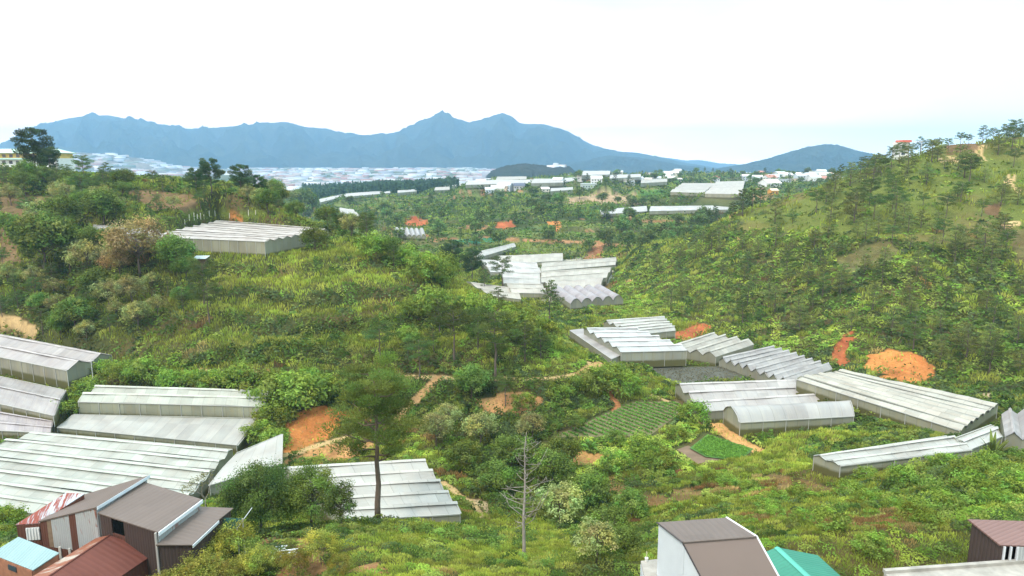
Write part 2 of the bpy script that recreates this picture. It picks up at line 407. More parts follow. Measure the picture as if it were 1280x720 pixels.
def m_sheet(name, cols, rust=0.0, pitch=.25, rough=.5, rustcol=(.23, .06, .025), amt=.28):
    """corrugated sheet metal with optional rust"""
    m, nt, b, N = material(name)
    uv = N('ShaderNodeUVMap'); sp = N('ShaderNodeSeparateXYZ', {0: uv.outputs[0]})
    wv = mth(N, 'SINE', mth(N, 'MULTIPLY', sp.outputs[0], 2 * math.pi / pitch))
    q = N('ShaderNodeTexNoise', {'Vector': uv.outputs[0], 'Scale': .8, 'Detail': 6, 'Roughness': .65})
    mps = N('ShaderNodeMapping', {'Vector': uv.outputs[0], 'Scale': (2.2, .35, 1)})
    q2 = N('ShaderNodeTexNoise', {'Vector': mps.outputs[0], 'Scale': 1.2, 'Detail': 6, 'Roughness': .7})
    sheet = N('ShaderNodeTexWhiteNoise', {0: N('ShaderNodeCombineXYZ', {0: mth(N, 'FLOOR', mth(N, 'MULTIPLY', sp.outputs[0], 1.1)), 1: mth(N, 'FLOOR', mth(N, 'MULTIPLY', sp.outputs[1], .42))}).outputs[0]})
    c = mixc(N, q.outputs['Fac'], cols[0], cols[1])
    c = mixc(N, mth(N, 'MULTIPLY', sheet.outputs[0], .22), c, (.5, .48, .46), 'MULTIPLY')
    c = mixc(N, mth(N, 'MULTIPLY', mth(N, 'LESS_THAN', wv, -.75), amt), c, (.4, .4, .4), 'MULTIPLY')
    if rust:
        f = N('ShaderNodeMapRange', {0: mth(N, 'ADD', q2.outputs['Fac'], mth(N, 'MULTIPLY', sheet.outputs[0], .22)), 1: .86 - rust * .5, 2: .94 - rust * .5, 3: 0.0, 4: 1.0})
        c = mixc(N, f.outputs[0], c, rustcol)
    bp = N('ShaderNodeBump', {'Height': wv, 'Strength': .15 + amt, 'Distance': .03})
    setin(nt, b, Base_Color=c, Roughness=rough, Normal=bp.outputs[0], Specular_IOR_Level=.4); return m
def m_ground():
    m, nt, b, N = material('ground')
    at = N('ShaderNodeAttribute', attribute_name='tone'); geo = N('ShaderNodeNewGeometry')
    q = N('ShaderNodeTexNoise', {'Vector': geo.outputs['Position'], 'Scale': .35, 'Detail': 8, 'Roughness': .7})
    q2 = N('ShaderNodeTexNoise', {'Vector': geo.outputs['Position'], 'Scale': 2.3, 'Detail': 6, 'Roughness': .75})
    mpe = N('ShaderNodeMapping', {'Vector': geo.outputs['Position'], 'Scale': (1.6, 1.6, .35)})
    q3 = N('ShaderNodeTexNoise', {'Vector': mpe.outputs[0], 'Scale': .8, 'Detail': 7, 'Roughness': .8})
    c = mixc(N, .8, at.outputs['Color'], mixc(N, q.outputs['Fac'], (.55, .5, .42), (1.4, 1.45, 1.35)), 'MULTIPLY')
    c = mixc(N, .6, c, mixc(N, q2.outputs['Fac'], (.4, .38, .36), (1.55, 1.55, 1.55)), 'MULTIPLY')
    c = mixc(N, .5, c, mixc(N, ramp(N, q3.outputs['Fac'], .35, .65), (.45, .4, .38), (1.4, 1.35, 1.25)), 'MULTIPLY')
    bp = N('ShaderNodeBump', {'Height': mth(N, 'ADD', q2.outputs['Fac'], q3.outputs['Fac']), 'Strength': .8, 'Distance': .25})
    setin(nt, b, Base_Color=c, Roughness=.95, Specular_IOR_Level=.1, Normal=bp.outputs[0]); return m
def m_mountain(name, a, c_):
    m, nt, b, N = material(name)
    geo = N('ShaderNodeNewGeometry')
    q = N('ShaderNodeTexNoise', {'Vector': geo.outputs['Position'], 'Scale': .0035, 'Detail': 8, 'Roughness': .65})
    q2 = N('ShaderNodeTexNoise', {'Vector': geo.outputs['Position'], 'Scale': .03, 'Detail': 6, 'Roughness': .7})
    c = mixc(N, ramp(N, q.outputs['Fac'], .35, .65), a, c_)
    c = mixc(N, .8, c, mixc(N, q2.outputs['Fac'], (.25, .25, .25), (1.7, 1.7, 1.7)), 'MULTIPLY')
    bp = N('ShaderNodeBump', {'Height': q2.outputs['Fac'], 'Strength': 1.0, 'Distance': 30})
    setin(nt, b, Base_Color=c, Roughness=1, Specular_IOR_Level=0, Normal=bp.outputs[0]); return m
def m_tint(name, rough=.6):
    m, nt, b, N = material(name)
    at = N('ShaderNodeAttribute', attribute_name='tint'); setin(nt, b, Base_Color=at.outputs['Color'], Roughness=rough); return m
def m_objcol(name, rough=.6):
    m, nt, b, N = material(name)
    oi = N('ShaderNodeObjectInfo'); geo = N('ShaderNodeNewGeometry')
    q = N('ShaderNodeTexNoise', {'Vector': geo.outputs['Position'], 'Scale': .9, 'Detail': 5})
    c = mixc(N, .5, oi.outputs['Color'], mixc(N, q.outputs['Fac'], (.6, .6, .6), (1.3, 1.3, 1.3)), 'MULTIPLY')
    setin(nt, b, Base_Color=c, Roughness=rough); return m
M = {'leaf': m_leaf(), 'cover': m_cover(), 'bark': m_bark(), 'film': m_film('greenhouse_film'), 'film_wall': m_film('greenhouse_side_film', True),
     'ground': m_ground(), 'paint': m_objcol('paint'), 'tint': m_tint('town_paint'),
     'brown_roof': m_sheet('brown_sheet', ((.138, .108, .09), (.165, .128, .107)), 0, .45, .5, amt=.12),
     'grey_sheet': m_sheet('grey_sheet', ((.36, .38, .38), (.48, .50, .49)), .32, .2, .5),
     'rust_sheet': m_sheet('rust_sheet', ((.125, .038, .026), (.175, .055, .036)), .16, .45, .75, (.36, .22, .15), amt=.15),
     'pale_rust': m_sheet('pale_rust_sheet', ((0.429, 0.374, 0.296), (0.515, 0.468, 0.406)), .75, .25, .6, (.26, .09, .045)),
     'stripe_rust': m_sheet('striped_rust_sheet', ((.42, .47, .52), (.50, .53, .56)), .66, .25, .6, (.24, .055, .035)),
     'blue_sheet': m_sheet('pale_blue_sheet', ((.235, .37, .38), (.28, .42, .43)), .0, .3, .5),
     'teal_sheet': m_sheet('teal_sheet', ((.03, .205, .135), (.045, .245, .165)), .0, .3, .5, amt=.15),
     'darkgreen_sheet': m_sheet('dark_green_sheet', ((0.016, 0.078, 0.066), (0.023, 0.101, 0.086)), .0, .2, .5),
     'brick': m_plain('brick', (.34, .15, .085), .9, .3, 2.5), 'white_wall': m_plain('white_wall', (.62, .67, .70), .7, .05, 1.2),
     'concrete': m_plain('concrete', (.34, .32, .28), .9, .42, 1.1, bump=.3), 'rust_board': m_sheet('rust_board', ((.10, .04, .025), (.15, .06, .04)), .2, .25, .7),
     'dark_board': m_sheet('dark_board', ((.055, .038, .032), (.075, .05, .042)), 0, .25, .7),
     'dead_wood': m_plain('dead_wood', (.31, .27, .23), .9, .35, 3.0, bump=.5), 'wood': m_plain('wood', (.20, .14, .09), .9, .3, 3.0),
     'glass': m_plain('window_glass', (.05, .07, .09), .15, .1, 1.0)}
# ------------------------------------------------------------------ greenhouses (roof corners at the eaves; first edge is the near one)
W1, W2, LAV, GRN, CRM = (.74, .76, .73), (.80, .82, .82), (.60, .58, .60), (.66, .72, .64), (.70, .68, .60)
GH = [ # label, near-left, near-right, far-right, far-left, spans, ridge along, v of wall foot (or None), wall height, rise, colour, style
 ("long weathered greenhouse with grey dirty roof at the left edge below the wooded slope", (-75,431),(84,463),(139,444),(-10,416), 2,'AB',468,3,1.6, LAV,'gable'),
 ("streaky lilac greenhouse roof directly below the long weathered greenhouse at the left edge", (-75,488),(67,519),(82,488),(-50,460), 1,'AB',511,3,.8, LAV,'gable'),
 ("low lilac greenhouse between the streaky lilac roof and the wide pale roof rows", (-75,534),(62,541),(66,526),(-60,500), 2,'AB',545,3,.7, (.56,.52,.56),'gable'),
 ("pale green greenhouse with tall dark side wall and two parallel ridges above the others", (98,502),(330,508),(336,491),(128,484), 2,'AB',527,3,1.3, GRN,'gable'),
 ("single slope greenhouse stained orange at its lower corner in front of the two ridged one", (72,534),(296,556),(322,526),(92,521), 1,'AB',557,3,.5, (.62,.64,.62),'lean'),
 ("huge pale greenhouse of many parallel ridges behind the brown roofed farmhouse", (-190,606),(196,664),(290,562),(55,541), 7,'AB',None,3,.75, (.68,.75,.70),'gable'),
 ("short pale greenhouse bay with one tilted roof beside the orange earth bank", (262,606),(351,580),(353,548),(296,572), 1,'AB',None,3,.8, W1,'lean'),
 ("white greenhouse of five stepped ridges behind the tall bare trunked pine", (436,650),(575,642),(525,575),(355,585), 5,'AB',None,3,.9, W1,'gable'),
 ("large ridged greenhouse on the wooded hill with tall pale side walls", (190,296),(331,302),(410,288),(275,277), 8,'AB',319,4,.75, (.70,.68,.66),'gable'),
 ("narrow greenhouse strip on the wooded hill behind the rusty brown tree", (117,291),(197,297),(200,289),(117,282), 2,'AB',None,3,1.0, LAV,'gable'),
 ("thin wedge shaped greenhouse roof at the far end of the valley cluster", (598,322),(645,308),(641,304),(592,316), 1,'AB',None,3,1.4, W1,'gable'),
 ("long arched greenhouse at the back of the valley cluster below the red scar", (625,330),(703,326),(703,318),(622,321), 1,'AB',None,3,2.0, CRM,'arch'),
 ("white flat looking greenhouse at the left back of the valley cluster", (613,340),(676,341),(669,328),(600,324), 2,'AB',None,3,1.2, W2,'gable'),
 ("long beige greenhouse reaching the foot of the right hill in the valley cluster", (677,339),(769,331),(770,322),(678,329), 2,'AB',None,3,1.4, CRM,'gable'),
 ("beige greenhouse just in front of the longest one in the valley cluster", (677,353),(758,347),(765,334),(677,339.5), 2,'AB',None,3,1.3, CRM,'gable'),
 ("dull beige greenhouse behind the round arched tunnels in the valley cluster", (686,363),(750,360),(755,348),(680,353.5), 1,'AB',None,3,1.5, (.66,.62,.55),'arch'),
 ("small white greenhouse behind the tall pine in the valley cluster", (630,354),(675,355),(674,341),(628,340), 2,'AB',None,3,1.2, W1,'gable'),
 ("small cream greenhouse right behind the pine tops in the valley cluster", (640,366),(683,367),(676,355),(632,354), 2,'AB',None,3,1.2, CRM,'gable'),
 ("five arched tunnels side by side with lilac sheeting at the front of the valley cluster", (713,380),(779,374),(754,360),(690,363), 5,'AD',None,3,1.9, (.58,.56,.63),'arch'),
 ("cream greenhouse with a visible end wall at the left front of the valley cluster", (610,369),(651,374),(642,360),(583,352), 2,'AB',379,3,1.2, CRM,'gable'),
 ("greenhouse of five cream ridges behind the bright white greenhouse on the valley floor", (798,418),(844,413),(828,398),(755,403), 5,'AB',None,3,1.1, W1,'gable'),
 ("bright white greenhouse with a dark olive foot beside the brown field", (777,440),(858,438),(790,412),(730,412), 5,'AB',456,3,1.2, (.80,.86,.90),'gable'),
 ("grey lean roof attached to the left of the bright white greenhouse", (764,449),(776,446),(729,413),(712,413), 1,'AD',None,3,.5, (.60,.60,.62),'lean'),
 ("block of four cream gables beside the red earth cut", (832,436),(895,446),(942,431),(885,419), 4,'AD',None,3,1.5, (.68,.65,.58),'gable'),
 ("long zigzag row of lilac grey gables between the cream gables and the big sloping roof", (899,450),(985,480),(1040,462),(962,436), 8,'AD',None,3,1.5, (.62,.60,.61),'gable'),
 ("wide greenhouse with rolled back dark gaps behind the arched front greenhouse", (880,514),(1026,504),(985,477),(845,481), 3,'AB',None,3,1.4, (.66,.64,.64),'gable'),
 ("arched front greenhouse with an olive side wall facing the grassy field", (925,528),(1067,520),(1055,506),(905,514), 1,'AB',541,3,2.0, (.66,.66,.66),'arch'),
 ("very large cream roof of long parallel ridges below the big orange earth cut", (996,474),(1200,538),(1247,506),(1057,464), 7,'AB',524,3,.55, (.76,.75,.66),'flat'),
 ("low pale greenhouse half buried in tall grass on the near slope", (1050,582),(1214,562),(1184,545),(1018,570), 2,'AB',None,2.2,.6, W1,'gable'),
 ("small pale roof between the big cream roof and the spiky plant", (1213,561),(1252,545),(1240,531),(1194,548), 1,'AB',None,2.4,.5, W1,'gable'),
 ("lilac white greenhouse at the right edge behind the spiky plant", (1256,546),(1345,560),(1330,516),(1252,518), 4,'AD',None,3,1.3, (.66,.65,.68),'gable'),
 ("long white greenhouse on the middle hillside left of the pair", (752,268),(809,264),(808,257),(750,262), 2,'AB',272,4,1.4, W2,'gable'),
 ("longer white greenhouse on the middle hillside right of the pair", (812,264),(911,262),(910,257),(814,258), 2,'AB',269,4,1.4, W2,'gable'),
 ("wide cream greenhouse on the far terrace with a grey upper half", (838,240),(880,241),(894,229),(854,229), 4,'AB',None,4,1.4, CRM,'gable'),
 ("wide cream greenhouse on the far terrace next to the dark trees", (881,242),(927,243),(931,226),(896,227), 5,'AB',None,4,1.4, (.74,.70,.62),'gable'),
 ("white greenhouse with a row of small arches in the middle valley", (497,296),(533,297),(530,288),(493,287), 6,'AD',301,4,2.0, (.66,.69,.72),'arch'),
 ("long pale greenhouse snaking along the far dark forest", (400,253),(432,245),(432,242),(399,249), 2,'AB',None,4,1.6, W2,'gable'),
 ("white greenhouse in front of the far dark forest", (432,246),(488,241),(487,238),(432,242), 2,'AB',None,4,1.6, W2,'gable'),
 ("small white greenhouse roof peeping over the left hill's shoulder", (428,273),(452,271),(440,262),(424,259), 3,'AB',None,4,1.4, W1,'gable'),
 ("longest white greenhouse on the crest of the middle plateau", (582,231),(662,229),(668,225),(586,226), 2,'AB',None,5,2, W2,'gable'),
 ("white greenhouse beside the longest one on the crest of the middle plateau", (664,229),(704,228),(706,224),(668,224), 3,'AB',None,5,2, W1,'gable'),
 ("cream greenhouse behind the longest one on the plateau crest", (620,225),(658,224),(658,221),(622,221), 2,'AB',None,5,2, CRM,'gable'),
 ("low white greenhouse left of the houses on the plateau", (706,227),(724,226),(722,222),(706,223), 2,'AB',None,5,2, W2,'gable'),
 ("broad white greenhouse below the dark rounded hill", (727,219),(762,218),(763,214),(729,214), 3,'AB',None,6,2, W2,'gable'),
 ("short white greenhouse in the trees left of the small cream roof", (497,241),(521,239),(521,236),(497,238), 1,'AB',None,5,2, W2,'gable'),
 ("pale greenhouse strip just left of the longest one on the crest", (556,233),(579,232),(579,229),(557,230), 1,'AB',None,5,2, W1,'gable'),
 ("pale greenhouse strip among the village houses above the cream pair", (762,223),(801,221),(801,218),(763,219), 2,'AB',None,5,2, W2,'gable'),
 ("small pale greenhouse strip left of the wide cream pair", (801,229),(834,227),(834,224),(802,225), 2,'AB',None,5,2, CRM,'gable'),
 ("small pale greenhouse strip below the longest one on the crest", (688,239),(716,237),(716,234),(689,235), 1,'AB',None,5,2, W1,'gable'),
 ("small cream greenhouse roof left of the plateau crest in the trees", (543,238),(562,237),(562,233),(545,234), 1,'AB',None,5,2, CRM,'gable'),
]
gh_specs = []
FILM = .55
GH = [(*g[:9], g[9] * (.8 if g[11] == 'gable' else 1), tuple(c * FILM * k for c, k in zip(g[10], (1.02, 1.0, .95))), g[11]) for g in GH]
for g in GH:
    lab, a, b_, c, d, ns, axis, vb, hw, hr, col, sty = g
    if vb:
        gp = ground_at((a[0] + b_[0]) / 2, vb, base_h)
        zp = gp[2]; ze = atY((a[0] + b_[0]) / 2, (a[1] + b_[1]) / 2, gp[1])[2]
        ze = min(max(ze, zp + 2.0), zp + 7)
    else:
        px = np.mean([a, b_, c, d], axis=0); gp = ground_at(px[0], px[1], lambda x, y: base_h(x, y) + hw)
        ze = gp[2]; zp = ze - hw
    Q = [atZ(q[0], q[1], ze) for q in (a, b_, c, d)]
    add_pad(Q, zp, blend=max(3.0, .025 * gp[1]), grow=1.2)
    gh_specs.append((lab, Q, ns, axis, ze, zp, hr, col, sty))
# fields are levelled like the greenhouse plots
FIELDS = [
 ('crop_field', 'ploughed dark plot in front of the white greenhouse', [(806,460),(903,458),(945,473),(848,480)], (.085,.085,.062)),
 ('crop_field', 'striped vegetable rows on the valley floor', [(690,547),(790,503),(847,502),(857,512),(812,545)], (.14,.125,.05)),
 ('crop_field', 'bright green bed beside the earth track', [(862,560),(884,543),(942,561),(926,576),(882,571)], (.07,.16,.03)),
 ('crop_field', 'small bare brown plot below the green bed', [(846,562),(860,557),(903,575),(872,580)], (.17,.115,.07)),
]
field_specs = []
for nm, desc, P, col in FIELDS:
    cu, cv = np.mean(P, axis=0); gp = ground_at(cu, cv, base_h)
    Q = [atZ(u, v, gp[2]) for u, v in P]
    add_pad(Q, gp[2] - .05, blend=3.0, grow=.8); field_specs.append((nm, desc, np.array(Q), gp[2], col))
# house plots near the camera
HOUSE_PADS = [([(-40,53,0),(-18,48,0),(-22,40,0),(-40,43,0)], 27.6), ([(9,46,0),(25,47,0),(25,36,0),(9,36,0)], 30.3), ([(31,49,0),(48,47,0),(48,38,0),(31,38,0)], 30.6)]
for P, z in HOUSE_PADS: add_pad(P, z, blend=7, grow=.5)
# ------------------------------------------------------------------ soil, tracks and clearings painted by where they lie on the ground
ORANGE, RED, TAN, BROWN = (.52, .215, .07), (.42, .13, .055), (.50, .36, .19), (.19, .125, .065)
SOIL = [ # polygon, colour, max distance
 ([(600,322),(640,326),(772,322),(766,346),(756,362),(716,381),(640,372),(628,345)], (.36,.35,.30), 480),
 ([(1076,463),(1083,449),(1108,437),(1142,439),(1164,454),(1162,480),(1120,476),(1085,470)], ORANGE, 260),
 ([(1045,456),(1049,421),(1065,416),(1063,433),(1053,457)], RED, 260),
 ([(822,426),(850,417),(862,405),(886,404),(888,419),(862,424)], RED, 300),
 ([(352,566),(364,530),(392,517),(426,520),(434,546),(420,556),(380,566)], ORANGE, 180),
 ([(372,519),(396,504),(440,511),(447,523),(400,524)], ORANGE, 180),
 ([(352,580),(385,562),(470,556),(476,566),(430,574)], (.46,.27,.12), 180),
 ([(600,501),(625,494),(660,496),(682,502),(676,513),(640,519),(604,513)], (.44,.24,.11), 180),
 ([(751,501),(754,485),(769,486),(772,506),(760,520),(752,514)], (.40,.17,.08), 190),
 ([(712,568),(740,560),(765,563),(766,573),(740,582),(718,578)], (.46,.25,.1), 150),
 ([(505,277),(520,272),(536,276),(533,283),(508,282)], RED, 900), ([(618,279),(640,275),(644,285),(622,286)], RED, 900),
 ([(683,276),(701,277),(699,289),(684,285)], ORANGE, 900), ([(730,324),(744,302),(754,304),(752,325)], (.33,.17,.09), 700),
 ([(706,247),(750,243),(796,245),(797,254),(715,256)], (.40,.29,.19), 1200), ([(580,281),(612,283),(614,288),(584,288)], (.33,.19,.1), 900),
 ([(284,268),(300,267),(303,276),(286,275)], ORANGE, 400),
 ([(0,246),(70,244),(78,262),(30,280),(0,288)], BROWN, 380), ([(158,236),(246,246),(248,264),(180,260)], BROWN, 380), ([(0,285),(20,284),(24,330),(0,335)], BROWN, 320),
 ([(1172,197),(1200,196),(1216,200),(1210,204),(1176,203)], TAN, 420), ([(1186,178),(1220,176),(1222,192),(1180,194)], BROWN, 420),
 ([(1236,252),(1254,254),(1250,272),(1228,268)], BROWN, 420), ([(1262,290),(1290,286),(1290,330),(1270,326)], (.15,.125,.05), 420), ([(1246,279),(1275,276),(1276,282),(1250,283)], TAN, 420),
 ([(1230,490),(1243,487),(1246,500),(1236,500)], (.42,.32,.22), 200), ([(1040,322),(1110,300),(1130,316),(1060,345)], (.14,.13,.05), 400),
 ([(575,622),(600,630),(612,652),(590,650)], (.46,.33,.2), 130), ([(745,595),(800,615),(880,610),(900,625),(800,640),(740,615)], (.21,.14,.06), 120),
 ([(960,590),(1060,612),(1050,632),(960,612)], (.2,.14,.06), 120), ([(330,680),(420,690),(440,722),(340,722)], (.36,.2,.1), 70),
]
GREENF = [ # hillside terraces and far crop land
 ([(562,300),(622,297),(630,302),(566,306)], (.05,.20,.12), 900), ([(628,285),(702,281),(706,285),(632,290)], (.10,.155,.06), 900),
 ([(590,272),(660,266),(662,270),(594,276)], (.12,.17,.055), 1000), ([(640,258),(748,252),(750,257),(640,262)], (.11,.16,.06), 1000),
 ([(655,249),(705,246),(706,250),(660,253)], (.09,.15,.05), 1100), ([(786,240),(836,231),(852,235),(846,244),(800,252)], (.09,.19,.04), 1200),
 ([(770,234),(846,231),(846,235),(780,238)], (.22,.2,.07), 1300), ([(470,268),(520,262),(525,270),(478,275)], (.12,.15,.06), 900),
 ([(725,262),(750,260),(748,275),(722,270)], (.07,.16,.05), 900), ([(815,405),(850,395),(880,404),(850,414)], (.13,.15,.05), 300),
 ([(690,396),(770,392),(772,398),(700,402)], (.16,.18,.05), 320), ([(300,266),(336,262),(330,272),(290,276),(228,272),(226,264)], (.15,.2,.04), 330),
]
TRACKS = [ # pixel polyline, width in metres, colour
 ([(-20,398),(0,402),(22,408),(44,421)], 1.6, TAN), ([(248,463),(300,466),(345,470)], 1.0, TAN), ([(440,474),(490,473),(545,473),(600,474),(650,475),(705,472),(728,467),(742,460),(736,453)], 1.7, TAN),
 ([(728,468),(745,458),(752,455)], 3.2, (.52,.33,.16)), ([(548,474),(527,494),(506,511),(496,525)], 2.2, (.42,.26,.13)), ([(812,493),(830,500),(848,509)], 1.3, TAN),
 ([(878,526),(905,541),(952,565)], 2.6, (.54,.31,.13)), ([(430,524),(470,521),(506,511)], 1.3, TAN), ([(345,573),(392,559),(436,547)], 1.7, TAN),
 ([(552,604),(562,610),(585,625),(606,648)], 1.4, TAN), ([(1229,182),(1221,190),(1227,201)], 1.1, TAN), ([(1233,182),(1226,190),(1231,201)], 1.1, TAN),
 ([(1262,219),(1258,229),(1270,240),(1290,248)], 1.2, TAN), ([(1269,219),(1264,229),(1276,238),(1292,244)], 1.2, TAN),
]
for P, wd, c in TRACKS: pass
track_world = []
for P, wd, c in TRACKS:
    Wp = np.array([ground_at(u, v)[:2] for u, v in P]); track_world.append((Wp, wd, c))
def track_mask(x, y, k, soft=.5):
    Wp, wd, c = track_world[k]; d = np.full(x.shape, 1e9)
    for i in range(len(Wp) - 1):
        a, b = Wp[i], Wp[i+1]; ab = b - a; t = np.clip(((x - a[0]) * ab[0] + (y - a[1]) * ab[1]) / (ab @ ab + 1e-9), 0, 1)
        d = np.minimum(d, np.hypot(x - a[0] - t * ab[0], y - a[1] - t * ab[1]))
    return d < wd * soft
def ragged(x, y, u, v):
    """pixel coordinates roughened by world noise, so the edges of patches are irregular"""
    r = np.hypot(x, y); k = 865 / r
    a = (fbm(x, y, 5.0, 31, 4) - .5) * 9 * k; b = (fbm(x, y, 5.0, 47, 4) - .5) * 4.4 * k
    f = np.clip(r / 250, .5, 1); return u + a * .8 / f * .8, v + b * .8
def terrace(x, y, z):
    """contour strips of crop land on the middle hillside"""
    return (y > 440) & (y < 1250) & (np.abs(((z + fbm(x, y, 60, 55) * 6) / 5.2) % 1 - .5) < .24) & (fbm(x, y, 110, 58) > .44)
def scarp(x, y, z):
    return (y > 440) & (y < 1250) & (np.abs(((z + fbm(x, y, 60, 55) * 6) / 5.2) % 1 - .5) > .36) & (fbm(x, y, 55, 59) > .57) & (fbm(x, y, 110, 58) > .42)
def bare_mask(x, y, z):
    """0 nothing, 1 bare soil, 2 cropland"""
    u, v = proj(x, y, z); m = np.zeros(x.shape, np.int8); uu, vv = ragged(x, y, u, v)
    for P, c, ym in SOIL:
        m[inpoly(uu, vv, P) & (y < ym)] = 1
    for P, c, ym in GREENF:
        m[inpoly(u, v, P) & (y < ym)] = 2
    m[(m == 0) & terrace(x, y, z)] = 2
    m[scarp(x, y, z)] = 1
    for k in range(len(track_world)): m[track_mask(x, y, k)] = 1
    return m
# ------------------------------------------------------------------ the ground: one sheet, finer towards the camera
fa = np.concatenate([np.linspace(-1.2, -.84, 14)[:-1], np.linspace(-.84, .84, 640), np.linspace(.84, 1.2, 14)[1:], np.linspace(1.2, 2 * math.pi - 1.2, 26)[1:-1]])
fr_ = np.concatenate([np.linspace(.5, 6, 6)[:-1], np.exp(np.linspace(math.log(6), math.log(600), 1100)), np.exp(np.linspace(math.log(600), math.log(14000), 190))[1:]])
nA, nR = len(fa), len(fr_); nFront = 14 - 1 + 640 + 13
AA, RR = np.meshgrid(fa, fr_); gx = RR * np.sin(AA); gy = RR * np.cos(AA)
gz = height(gx, gy)
iR = np.arange(nR - 1)[:, None]; iA = np.arange(nA)[None, :]; nx = (iA + 1) % nA
F = np.stack([iR * nA + iA, (iR + 1) * nA + iA, (iR + 1) * nA + nx, iR * nA + nx], -1)
F = F[..., ::-1]
keep = (iA < nFront - 1) | (fr_[:-1][:, None] < 600)
Fk = F[np.broadcast_to(keep, F.shape[:2])]
x_, y_, z_ = gx.ravel(), gy.ravel(), gz.ravel()
used = np.zeros(len(x_), bool); used[Fk.ravel()] = True
new = np.cumsum(used) - 1
x_, y_, z_ = x_[used], y_[used], z_[used]
Fk = new[Fk]
u_, v_ = proj(x_, y_, z_)
tone = np.empty((len(x_), 3)); g1 = fbm(x_, y_, 9, 70); g2 = fbm(x_, y_, 34, 71)
tone[:] = np.array((.085, .095, .032)); t = np.clip((g1 - .45) * 4, 0, 1)[:, None]; tone = tone * (1 - t) + np.array((.13, .105, .045)) * t
un_, vn_ = u_ + (fbm(x_, y_, 30, 61) - .5) * 120, v_ + (fbm(x_, y_, 30, 62) - .5) * 60
up = inpoly(un_, vn_, [(985,245),(1100,205),(1180,175),(1300,150),(1420,120),(1420,300),(1290,300),(1160,300),(1050,300),(900,300)]) & (y_ > 190) & (y_ < 480)
t = np.clip((g2 - .5) * 6, 0, 1)[:, None]; hillc = np.array((.135, .165, .036)) * (1 - t) + np.array((.165, .15, .05)) * t
tone[up] = hillc[up]
mtn = (y_ > 430); t = np.clip((fbm(x_, y_, 60, 75) - .42) * 5, 0, 1)[:, None]
farc = np.array((.06, .085, .03)) * (1 - t) + np.array((.13, .135, .055)) * t; tone[mtn] = farc[mtn]
mm = terrace(x_, y_, z_); tone[mm] = (np.array((.15, .19, .06)) * (.7 + .6 * g2[mm, None]))
mm = scarp(x_, y_, z_); tone[mm] = np.array((.34, .19, .10)) * (.6 + .8 * g1[mm, None])
uu_, vv_ = ragged(x_, y_, u_, v_)
for P, c, ym in GREENF: tone[inpoly(u_, v_, P) & (y_ < ym) & (y_ > 20)] = c
for P, c, ym in SOIL:
    mm = inpoly(uu_, vv_, P) & (y_ < ym) & (y_ > 20); e1 = fbm(x_[mm], y_[mm] * .4, 2.2, 90, 4)[:, None]; e2 = fbm(x_[mm], y_[mm], 5, 94, 3)[:, None]
    tone[mm] = np.array(c) * (.45 + .95 * e1) * (np.array((1, 1, 1)) + (e2 - .5) * np.array((.1, .5, .5)))
for k, (Wp, wd, c) in enumerate(track_world):
    mm = track_mask(x_, y_, k); tone[mm] = c
bm_ = np.zeros(len(x_), bool)
for P, c, ym in SOIL[1:6]: bm_ |= inpoly(uu_, vv_, P) & (y_ < ym) & (y_ > 20)
z_ = z_ + bm_ * ((fbm(x_, y_ * .5, 2.6, 91, 4) - .5) * 1.5)
gme = mesh('ground', np.stack([x_, y_, z_], -1), Fk, M['ground'], True)
ca_ = gme.attributes.new('tone', 'FLOAT_COLOR', 'POINT'); t4 = np.ones((len(x_), 4), np.float32); t4[:, :3] = tone; ca_.data.foreach_set('color', t4.ravel())
tag(link('ground', gme), kind='structure')
# ------------------------------------------------------------------ mountains
def mountain(name, Rd, sil, front, back, mat, seed, rough=1.0, zb=-40):
    us = np.array([p[0] for p in sil], float); vs_ = np.array([p[1] for p in sil], float)
    nu, ntt = 420, 110
    u = np.linspace(us[0], us[-1], nu); v = np.interp(u, us, vs_)
    sm = np.ones(3) / 3; v = np.convolve(np.pad(v, 1, 'edge'), sm, 'valid')
    tt = np.concatenate([np.linspace(-front, 0, 85), np.linspace(0, back, ntt - 84)[1:]])
    zt = CAMZ + slope(v) * Rd
    x = np.empty((ntt, nu)); y = np.empty((ntt, nu)); z = np.empty((ntt, nu)); zk = (360 - v) / FPX; x0 = (u - 640) / FPX * Rd / (cT + zk * sT)
    for i, t in enumerate(tt):
        e = t / (front if t < 0 else back); p = max(0, 1 - abs(e)) ** 1.15
        y[i] = Rd * (1 + t); x[i] = x0 * (1 + t)
        nn = fbm(x0 + seed * 977, y[i], Rd * .07, seed, 5); rid = 1 - np.abs(2 * nn - 1) * 2
        sp = fbm(x0 + seed * 77, y[i] * .35, Rd * .035, seed + 9, 4); rid2 = 1 - np.abs(2 * sp - 1) * 2
        edge = np.clip(np.minimum(u - us[0], us[-1] - u) / 30, 0, 1)
        amp = p * (1 - p) ** 1.12 * 3.6 * rough
        z[i] = zb + (zt - zb) * np.clip(p + amp * (rid * .34 + rid2 * .30 - .18), 0, 1.02) * (.15 + .85 * edge)
        z[i] += (vnoise(x0, y[i], Rd * .0022, seed + 4) - .5) * Rd * .0012 * (p > .9)
    i = np.arange(ntt - 1)[:, None]; j = np.arange(nu - 1)[None]
    f = np.stack([i * nu + j, i * nu + j + 1, (i + 1) * nu + j + 1, (i + 1) * nu + j], -1).reshape(-1, 4)
    o = link(name, mesh(name, np.stack([x, y, z], -1), f, mat, True)); tag(o, kind='structure'); return o
MM = m_mountain('mountain_forest', (.02, .035, .02), (.055, .065, .035)); MF = m_mountain('foothill', (.15, .15, .12), (.32, .29, .26)); MD = m_mountain('dark_hill', (.025, .045, .022), (.06, .06, .035))
